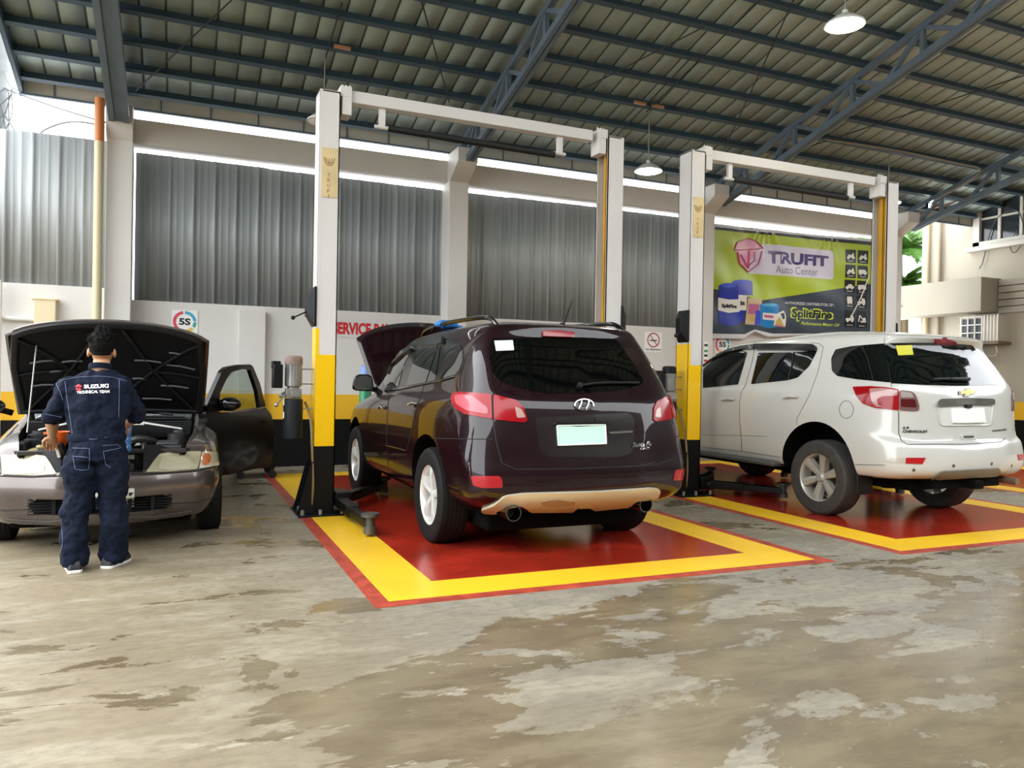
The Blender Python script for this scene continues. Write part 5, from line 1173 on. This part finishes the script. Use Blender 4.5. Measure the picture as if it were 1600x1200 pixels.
    dr = slab(MB(), rounded(DZ((130, 500), (400, 505), (690, 455), (738, 530), (748, 640), (742, 820), (722, 985), (690, 1010), (330, 1090), (200, 1100), (150, 800)), 2), .07, 0, curve=.03).build('door', DP, root, angle=25)
    mb = MB(); slab(mb, DZ((135, 450), (285, 118), (325, 82), (430, 60), (548, 56), (572, 75), (640, 240), (690, 440), (690, 470), (640, 478), (612, 300), (548, 108), (470, 100), (370, 130), (325, 190), (262, 330), (258, 500), (165, 525)), .04, .0); mb.build('window_frame', DP, dr)
    g = bpy.data.materials.new('clear_glass'); g.use_nodes = True; nt = g.node_tree; nt.nodes.remove(nt.nodes['Principled BSDF']); tr = nt.nodes.new('ShaderNodeBsdfTransparent'); tr.inputs[0].default_value = (.62, .68, .64, 1); gl = nt.nodes.new('ShaderNodeBsdfGlossy'); gl.inputs['Roughness'].default_value = .03; mx = nt.nodes.new('ShaderNodeMixShader'); mx.inputs[0].default_value = .14
    nt.links.new(tr.outputs[0], mx.inputs[1]); nt.links.new(gl.outputs[0], mx.inputs[2]); nt.links.new(mx.outputs[0], nt.nodes['Material Output'].inputs[0])
    slab(MB(), DZ((262, 335), (325, 195), (372, 132), (470, 102), (548, 110), (612, 300), (640, 470), (400, 505), (258, 500)), .005, -.02).build('window_glass', g, dr)
    mb = MB(); mb.tube([dp(u, v, .012) for u, v in DZ((345, 515), (500, 490), (690, 455))], .007, 8); mb.build('belt_moulding', CHR, dr)
    c = dp(*DZ((690, 590))[0], .02); mb = MB().bar(c-DD*.09, c+DD*.07, .03, .035); mb.build('door_handle', PLAST, dr, bevel=.008)
    c = dp(*DZ((352, 430))[0], .08); mb = MB().ball(c, .085, 18, 12, sc=(1.2, .8, .75)).bar(c-DN*.02, c-DN*.09-V((0, 0, .04)), .05, .05); mb.build('wing_mirror', GLOSSB, dr, angle=60)
    c = V((xc-.93, YW(2.86), 1.0)); mb = MB().ball(c, .085, 18, 12, sc=(1.2, .8, .75)).bar(c+V((.05, .03, -.03)), c+V((.14, .06, -.06)), .05, .05); mb.build('wing_mirror', GLOSSB, root, angle=60)
    part('side_window', ((2, 648), (2, 640), (8, 634), (8, 644)), GLOSSB, .003, 3) if False else None
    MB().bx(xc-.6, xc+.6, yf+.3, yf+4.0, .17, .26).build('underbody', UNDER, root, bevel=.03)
    for s in (-1, 1):
        for y in (ya, yb): wheel(root, xc+s*.83, YW(y), R, .185, .17, s, 5)
    islands(root, PIECES)
    return root
grey = make_grey()
# ================================================================== mechanic, seen from behind
def remeshed(name, mb, m, parent, voxel, smooth=6, wrinkle=None, fac=.5, center=True):
    me = mb.mesh(name); b = bmesh.new(); b.from_mesh(me); bmesh.ops.recalc_face_normals(b, faces=b.faces); b.to_mesh(me); b.free()
    o = link(name, me, m, parent, angle=180, center=center)
    r = o.modifiers.new('r', 'REMESH'); r.mode = 'VOXEL'; r.voxel_size = voxel; r.use_smooth_shade = True
    s = o.modifiers.new('s', 'SMOOTH'); s.factor = fac; s.iterations = smooth
    if wrinkle:
        for k, (sc, st) in enumerate(wrinkle):
            t = bpy.data.textures.new(name+str(k), 'CLOUDS'); t.noise_scale = sc; t.noise_depth = 2
            d = o.modifiers.new('w', 'DISPLACE'); d.texture = t; d.strength = st; d.mid_level = .5; d.texture_coords = 'LOCAL'
    baked(o)
    for p in o.data.polygons: p.use_smooth = True
    return o
def ell(mb, pts, n=20):
    """loft of (centre, rx, ry[, yaw]) horizontal ellipses"""
    rings = []
    for q in pts:
        c = V(q[0]); yaw = q[3] if len(q) > 3 else 0
        rings.append([c+V((math.cos(t)*q[1]*math.cos(yaw)-math.sin(t)*q[2]*math.sin(yaw), math.cos(t)*q[1]*math.sin(yaw)+math.sin(t)*q[2]*math.cos(yaw), 0)) for t in [2*PI*k/n for k in range(n)]])
    return mb.loft(rings, 0, True)
def limb(mb, pts, rs, n=14):
    mb.tube(smooth_line(pts, 4), list(np.interp(np.linspace(0, len(rs)-1, (len(pts)-1)*4+1), range(len(rs)), rs)), n)
    for p, r in zip(pts, rs): mb.ball(p, r*.99, 12, 8)
def make_person():
    X0 = -.492
    root = empty('person', (X0, 5.76, 0), 'person in navy short-sleeved coveralls standing at the open engine of the grey car', 'person')
    SKIN = mat('skin', '#b98a68', .5, var=(14, .08), bump=(90, .08, .002)); NAVY = mat('navy_drill', '#0c1426', .85, spec=.2, var=(30, .25), bump=(420, .12, .001)); HAIR = mat('black_hair', '#060504', .8, spec=.15, bump=(220, .6, .004), var=(60, .3))
    LH = V((-.80, 6.15, .838)); RHd = V((-.37, 6.16, .90))
    LE, RE = V((-.765, 5.87, .995)), V((-.272, 5.9, 1.0)); LS, RS = V((-.668, 5.815, 1.20)), V((-.348, 5.83, 1.205))
    # ---- body: one continuous surface (head, neck, trunk, arms, hands)
    b = MB()
    ell(b, [((X0, 5.765, .86), .13, .09), ((X0, 5.78, 1.0), .125, .085), ((X0, 5.81, 1.15), .15, .09), ((X0+.005, 5.83, 1.25), .13, .07), ((X0+.005, 5.845, 1.29), .07, .055), ((X0+.008, 5.87, 1.33), .052, .055), ((X0+.01, 5.895, 1.38), .052, .058)])
    hc = V((X0+.006, 5.925, 1.455))
    b.ball(hc+V((0, -.012, .012)), .1, 20, 14, sc=(.76, .93, .93)); b.ball(hc+V((0, .045, -.035)), .08, 18, 12, sc=(.78, .75, 1.0)); b.ball(hc+V((0, .06, -.085)), .04, 12, 8, sc=(1, .8, .8))   # skull, face, chin
    b.ball(hc+V((0, .112, -.02)), .016, 10, 8, sc=(.8, 1.1, 1.6)); b.ball(hc+V((0, .102, -.062)), .02, 10, 8, sc=(1.3, .5, .5))          # nose, mouth
    for s in (-1, 1):
        b.ball(hc+V((s*.079, -.008, -.03)), .03, 12, 8, sc=(.35, .62, 1.05)); b.ball(hc+V((s*.03, .098, .012)), .012, 8, 6, sc=(1.3, .6, .8))
    for S_, E_, H_ in ((LS, LE, LH), (RS, RE, RHd)):
        limb(b, [S_, S_.lerp(E_, .5), E_], [.036, .04, .038]); limb(b, [E_, E_.lerp(H_, .35)+V((0, 0, .004)), H_-(H_-E_).normalized()*.03], [.042, .042, .027])
    body = remeshed('body', b, SKIN, root, .0055, 5)
    # ---- hands: palm, four fingers and a thumb each, joined in one skin
    def hand(H_, E_, s, curl):
        m = MB(); d = (H_-E_).normalized(); side = d.cross(V((0, 0, 1))).normalized()*s; up = side.cross(d)*s
        if up.z < 0: up = -up
        w0 = H_-d*.04; pc = H_+d*.03
        m.tube([w0, H_, pc, H_+d*.075], [.026, .031, .038, .036], 12, flat=.5)
        for k, (off, ln) in enumerate(((-.029, .066), (-.010, .074), (.010, .07), (.028, .056))):
            p = H_+d*.07+side*off; a = 0; pts = [p-d*.02, p]
            for j in range(3):
                a += curl[j]; pts.append(pts[-1]+(d*math.cos(a)-V((0, 0, 1))*math.sin(a)+side*off*.6).normalized()*ln*(.45, .32, .26)[j])
            m.tube(pts, [.0095, .0095, .009, .0082, .0062], 8); m.ball(pts[-1], .0064, 8, 6)
        t0 = H_+d*.005-side*.03; tp = [t0, t0-side*.022+d*.026-V((0, 0, .012)), t0-side*.02+d*.058-V((0, 0, .03)), t0-side*.008+d*.078-V((0, 0, .042))]
        m.tube(tp, [.0125, .0115, .0095, .007], 8); m.ball(tp[-1], .007, 8, 6)
        return remeshed('hand', m, SKIN, root, .0032, 3)
    hand(LH, LE, 1, (.5, .7, .5)); hand(RHd, RE, -1, (.35, .6, .5))
    # ---- hair: cropped, fuller on the crown
    h = MB(); c = hc+V((0, -.014, .02))
    h.ball(c, .101, 22, 14, sc=(.78, .97, .97)); h.ball(c+V((.004, .0, .05)), .078, 16, 10, sc=(.93, 1.1, .8)); h.ball(c+V((0, -.03, -.045)), .07, 16, 10, sc=(.86, .8, .9)); rr = random.Random(5)
    for k in range(150):
        a = rr.uniform(0, 2*PI); e = rr.uniform(.15, 1.5); n_ = V((math.cos(a)*math.cos(e)*.78, math.sin(a)*math.cos(e), math.sin(e))); p = c+V((n_.x*.1, n_.y*.095, n_.z*.105)); ln = .012+.022*max(0, n_.z)
        h.tube([p-n_*.012, p+n_*ln+V((rr.uniform(-.012, .016), .008, rr.uniform(-.006, .006)))], [.012, .0045], 6)
    for k in range(14): p = c+V((rr.uniform(.0, .05), rr.uniform(-.03, .06), .105)); h.tube([p, p+V((rr.uniform(-.005, .02), .01, rr.uniform(.015, .032)))], [.014, .004], 6)
    hair = remeshed('hair', h, HAIR, root, .005, 1, [(.014, .01)])
    bm = bmesh.new(); bm.from_mesh(hair.data)
    for pc, pn in ((hc+V((0, -.07, -.045)), (0, .15, -1)), (hc+V((0, .062, 0)), (0, 1, -.7)), (hc+V((.0, .02, -.02)), (0, .75, -1))): bmesh.ops.bisect_plane(bm, geom=bm.verts[:]+bm.edges[:]+bm.faces[:], plane_co=pc, plane_no=V(pn).normalized(), clear_outer=True)
    bm.to_mesh(hair.data); bm.free()
    # ---- coveralls
    s = MB()
    ell(s, [((X0, 5.745, .72), .185, .135), ((X0, 5.745, .80), .178, .128), ((X0, 5.752, .85), .168, .115), ((X0, 5.757, .89), .166, .11), ((X0, 5.77, .97), .176, .118), ((X0, 5.79, 1.08), .192, .125), ((X0, 5.81, 1.17), .2, .12), ((X0, 5.825, 1.235), .185, .098), ((X0+.003, 5.835, 1.275), .125, .082), ((X0+.005, 5.845, 1.31), .078, .072)], 28)
    for S_, E_ in ((LS, LE), (RS, RE)):
        d = (E_-S_); limb(s, [S_+V((0, 0, .0)), S_+d*.45, S_+d*.97], [.064, .066, .07])
    for s_, fx, fy, kx in ((-1, -.612, 5.735, -.595), (1, -.385, 5.79, -.392)):
        hx = X0+s_*.088
        limb(s, [(hx, 5.75, .74), (hx+s_*.004, 5.752, .6), (kx, 5.765, .44), (fx+.002, 5.752, .26), (fx, fy+.01, .1)], [.105, .102, .088, .083, .082], 18)
        ell(s, [((fx, fy, .035), .078, .088), ((fx, fy+.005, .12), .08, .085), ((fx, fy+.01, .25), .079, .08)], 18)
    cov = remeshed('coverall', s, NAVY, root, .0085, 9, [(.17, .06), (.075, .034), (.035, .012)])
    bm = bmesh.new(); bm.from_mesh(cov.data)
    bmesh.ops.bisect_plane(bm, geom=bm.verts[:]+bm.edges[:]+bm.faces[:], plane_co=V((X0, 5.845, 1.342)), plane_no=V((0, .35, 1)).normalized(), clear_outer=True); bm.to_mesh(cov.data); bm.free()
    sf = Surf(cov, X0)
    Q = lambda *p: zm(50, 510, 6, p); Q1 = lambda *p: zm(0, 480, 2.727, p)
    # belt, collar, cuffs
    def band(name, c, rx, ry, h_, tilt=0):
        m = MB(); rings = []
        for z, k in ((-h_, .99), (-h_*.6, 1.03), (h_*.6, 1.03), (h_, .99)): rings.append([V(c)+V((math.cos(t)*rx*k, math.sin(t)*ry*k, z+math.sin(t)*tilt)) for t in [2*PI*j/32 for j in range(32)]])
        return m.loft(rings, 0, True, False).build(name, NAVY, cov)
    band('waistband', (X0, 5.755, .868), .171, .117, .024)
    band('collar', (X0+.005, 5.853, 1.328), .069, .071, .019, -.014)
    TH = mat('pale_stitching', '#66789a', .7)
    mb = MB()
    for q in (((228, 540), (300, 500), (450, 475), (620, 468), (760, 478), (890, 515)), ((310, 515), (325, 640), (350, 800), (380, 1005)), ((820, 495), (815, 650), (812, 850)), ((228, 535), (260, 600), (290, 690)), ((470, 375), (560, 362), (650, 372)), ((130, 822), (200, 835), (280, 852))): sf.tube(mb, Q(*q), .0016, .002, 4, 5)
    for q in (((310, 600), (380, 602), (382, 640), (310, 635)), ((312, 640), (320, 690), (350, 695), (378, 690), (382, 640)), ((437, 590), (500, 585), (515, 600), (440, 615)), ((440, 618), (450, 670), (470, 682)), ((300, 555), (400, 563), (505, 545)), ((262, 900), (268, 1000), (255, 1080))): sf.tube(mb, Q1(*q), .0016, .002, 4, 5)
    mb.build('stitching', TH, cov)
    WHC = mat('print_white', '#e8e6e4', .6); RDC = mat('print_red', '#d0313d', .6); mb = MB()
    sf.text(mb, 'SUZUKI', Q((486, 588), (718, 580), (718, 540), (486, 548)), .005, 0, .05); sf.text(mb, 'TECHNICAL TEAM', Q((420, 634), (724, 624), (724, 598), (420, 606)), .005, 0, .04); mb.build('back_lettering', WHC, cov, recalc=False)
    mb = MB(); sf.patch(mb, Q((408, 566), (438, 543), (470, 562), (452, 576), (438, 564), (426, 572), (468, 590), (440, 608), (408, 588), (426, 578), (440, 588), (452, 580)), .004, .002, 1.2); mb.build('back_emblem', RDC, cov)
    # shoes
    SH = mat('shoe_black', '#15161a', .5); SOLE = mat('shoe_sole_white', '#d8d6d0', .6)
    for fx, fy, a in ((-.612, 5.735, .18), (-.385, 5.79, -.45)):
        d = V((math.sin(-a), math.cos(a), 0)); sd = V((d.y, -d.x, 0)); m = MB(); o = V((fx, fy, 0))
        prof = [(-.1, .03), (-.085, .042), (0, .045), (.09, .05), (.15, .042), (.178, .02)]
        out = [o+d*y+sd*w for y, w in prof]+[o+d*y-sd*w for y, w in reversed(prof)]
        m.loft([[p+V((0, 0, z)) for p in out] for z in (0, .022)], 0, False); sole = m.build('shoe_sole', SOLE, None, bevel=.004)
        u = MB(); k = len(out)
        u.loft([[o+(p-o)*sc+V((0, 0, z+.012*max(0, -(p-o).dot(d)*4)*q)) for p in out] for z, sc, q in ((.02, .97, 0), (.045, .95, 0), (.07, .82, .5), (.09, .62, 1))], 0, True)
        up = u.build('shoe', SH, root); 
        sole.data.transform(Matrix.Translation(sole.location)); sole.location = (0, 0, 0); adopt(sole, up)
    return root, LH, RHd
mech, LHAND, RHAND = make_person()
# what the mechanic is using
c = atY(93, 703, 6.31); t = empty('funnel', c, 'orange plastic funnel held over the engine bay by the person', 'funnel')
MB().lathe([(.012, -.05), (.014, 0), (.05, .05), (.068, .125), (.072, .13), (.068, .132), (.047, .055), (.010, .0), (.009, -.05)], c, (0, 0, 1), 28).build('cone', mat('orange_plastic', '#d9601a', .35), t)
MB().bx(c.x-.1, c.x-.06, c.y-.01, c.y+.01, c.z+.11, c.z+.128).build('grip_tab', mat('orange_plastic', '#d9601a'), t, bevel=.004)
c = V((-.37, 6.33, .715)); t = empty('plastic_bottle', c, 'clear blue ribbed plastic bottle beside the hip of the person', 'bottle')
BLU = mat('blue_bottle', '#3f73b3', .12, coat=.6, spec=.6, var=(10, .3))
MB().lathe([(0, 0), (.05, 0), (.055, .015), (.055, .04), (.05, .05), (.055, .06), (.055, .1), (.05, .11), (.055, .12), (.055, .17), (.045, .21), (.02, .24), (.02, .265), (0, .265)], c, (0, 0, 1), 24).build('bottle', BLU, t); MB().lathe([(0, .29), (.022, .29), (.023, .262), (0, .262)], c, (0, 0, 1), 16).build('cap', mat('cap_blue', '#27508f', .4), t)
t = empty('hand_tool', LHAND, 'small black and white hand tool held beside the orange funnel', 'tool'); p = LHAND+V((.01, .09, -.05))
MB().bar(p, p+V((.02, .05, -.1)), .02, .018).build('shaft', mat('paper_white', '#e9e9e6'), t, bevel=.003); MB().bar(p+V((.03, .0, .0)), p+V((.06, .06, -.1)), .03, .03).build('grip', LB, t, bevel=.006)
# ------------------------------------------------------------------ odds and ends
t = empty('rolling_cart', (.95, 10.45, 0), 'low black rolling cart on castors partly hidden behind the open grey car door', 'cart')
a, b_ = atZ(420, 738, .05), atZ(380, 748, .05)
MB().bx(.55, 1.13, 10.1, 10.75, .13, .5).build('tray', LB, t, bevel=.01)
for x, y in ((1.1, 10.7), (.72, 10.15), (1.1, 10.15), (.58, 10.7)): MB().cyl((x, y-.015, .05), (x, y+.015, .05), .05, n=18).bx(x-.02, x+.02, y-.02, y+.02, .05, .14).build('castor', DK, t)
p = atY(697, 509, 6.75); t_ = mat('blue_cloth', '#2f6fb0', .8, var=(20, .2)); p.z += .03; m = MB().ball((p.x, p.y, p.z-.02), .1, 16, 10, sc=(1.15, .8, .42)); m.ball((p.x+.09, p.y, p.z-.035), .06, 12, 8, sc=(1.2, .8, .4)); o = remeshed('cleaning_cloth', m, t_, None, .008, 4, [(.04, .02)]); tag(o, 'crumpled blue cloth lying on the roof of the maroon car', 'cloth')
q = atY(686, 508, 6.75); t = empty('cable_clip', q, 'black clip with curved wire beside the blue cloth on the roof', 'clip'); MB().ball(q, .03, 10, 8).build('clip', LB, t); MB().tube(smooth_line([q, atY(681, 508, 6.75), atY(676, 513, 6.75), atY(674, 517, 6.75)], 4), .005, 6).build('wire', LB, t)
p = atY(571, 610, 10.6); t = empty('gas_bottle', (p.x, 10.6, 0), 'green cylinder with pale blue top behind the raised hood of the maroon car', 'cylinder'); MB().lathe([(0, 0), (.085, 0), (.085, 1.2), (.05, 1.3), (0, 1.3)], (p.x, 10.6, 0), (0, 0, 1), 20).build('cylinder', mat('green_paint', '#2f8f62', .4), t); MB().lathe([(0, 1.28), (.06, 1.28), (.08, 1.36), (.07, 1.44), (0, 1.48)], (p.x, 10.6, 0), (0, 0, 1), 20).build('cover', mat('pale_blue', '#86a4d8', .5), t)
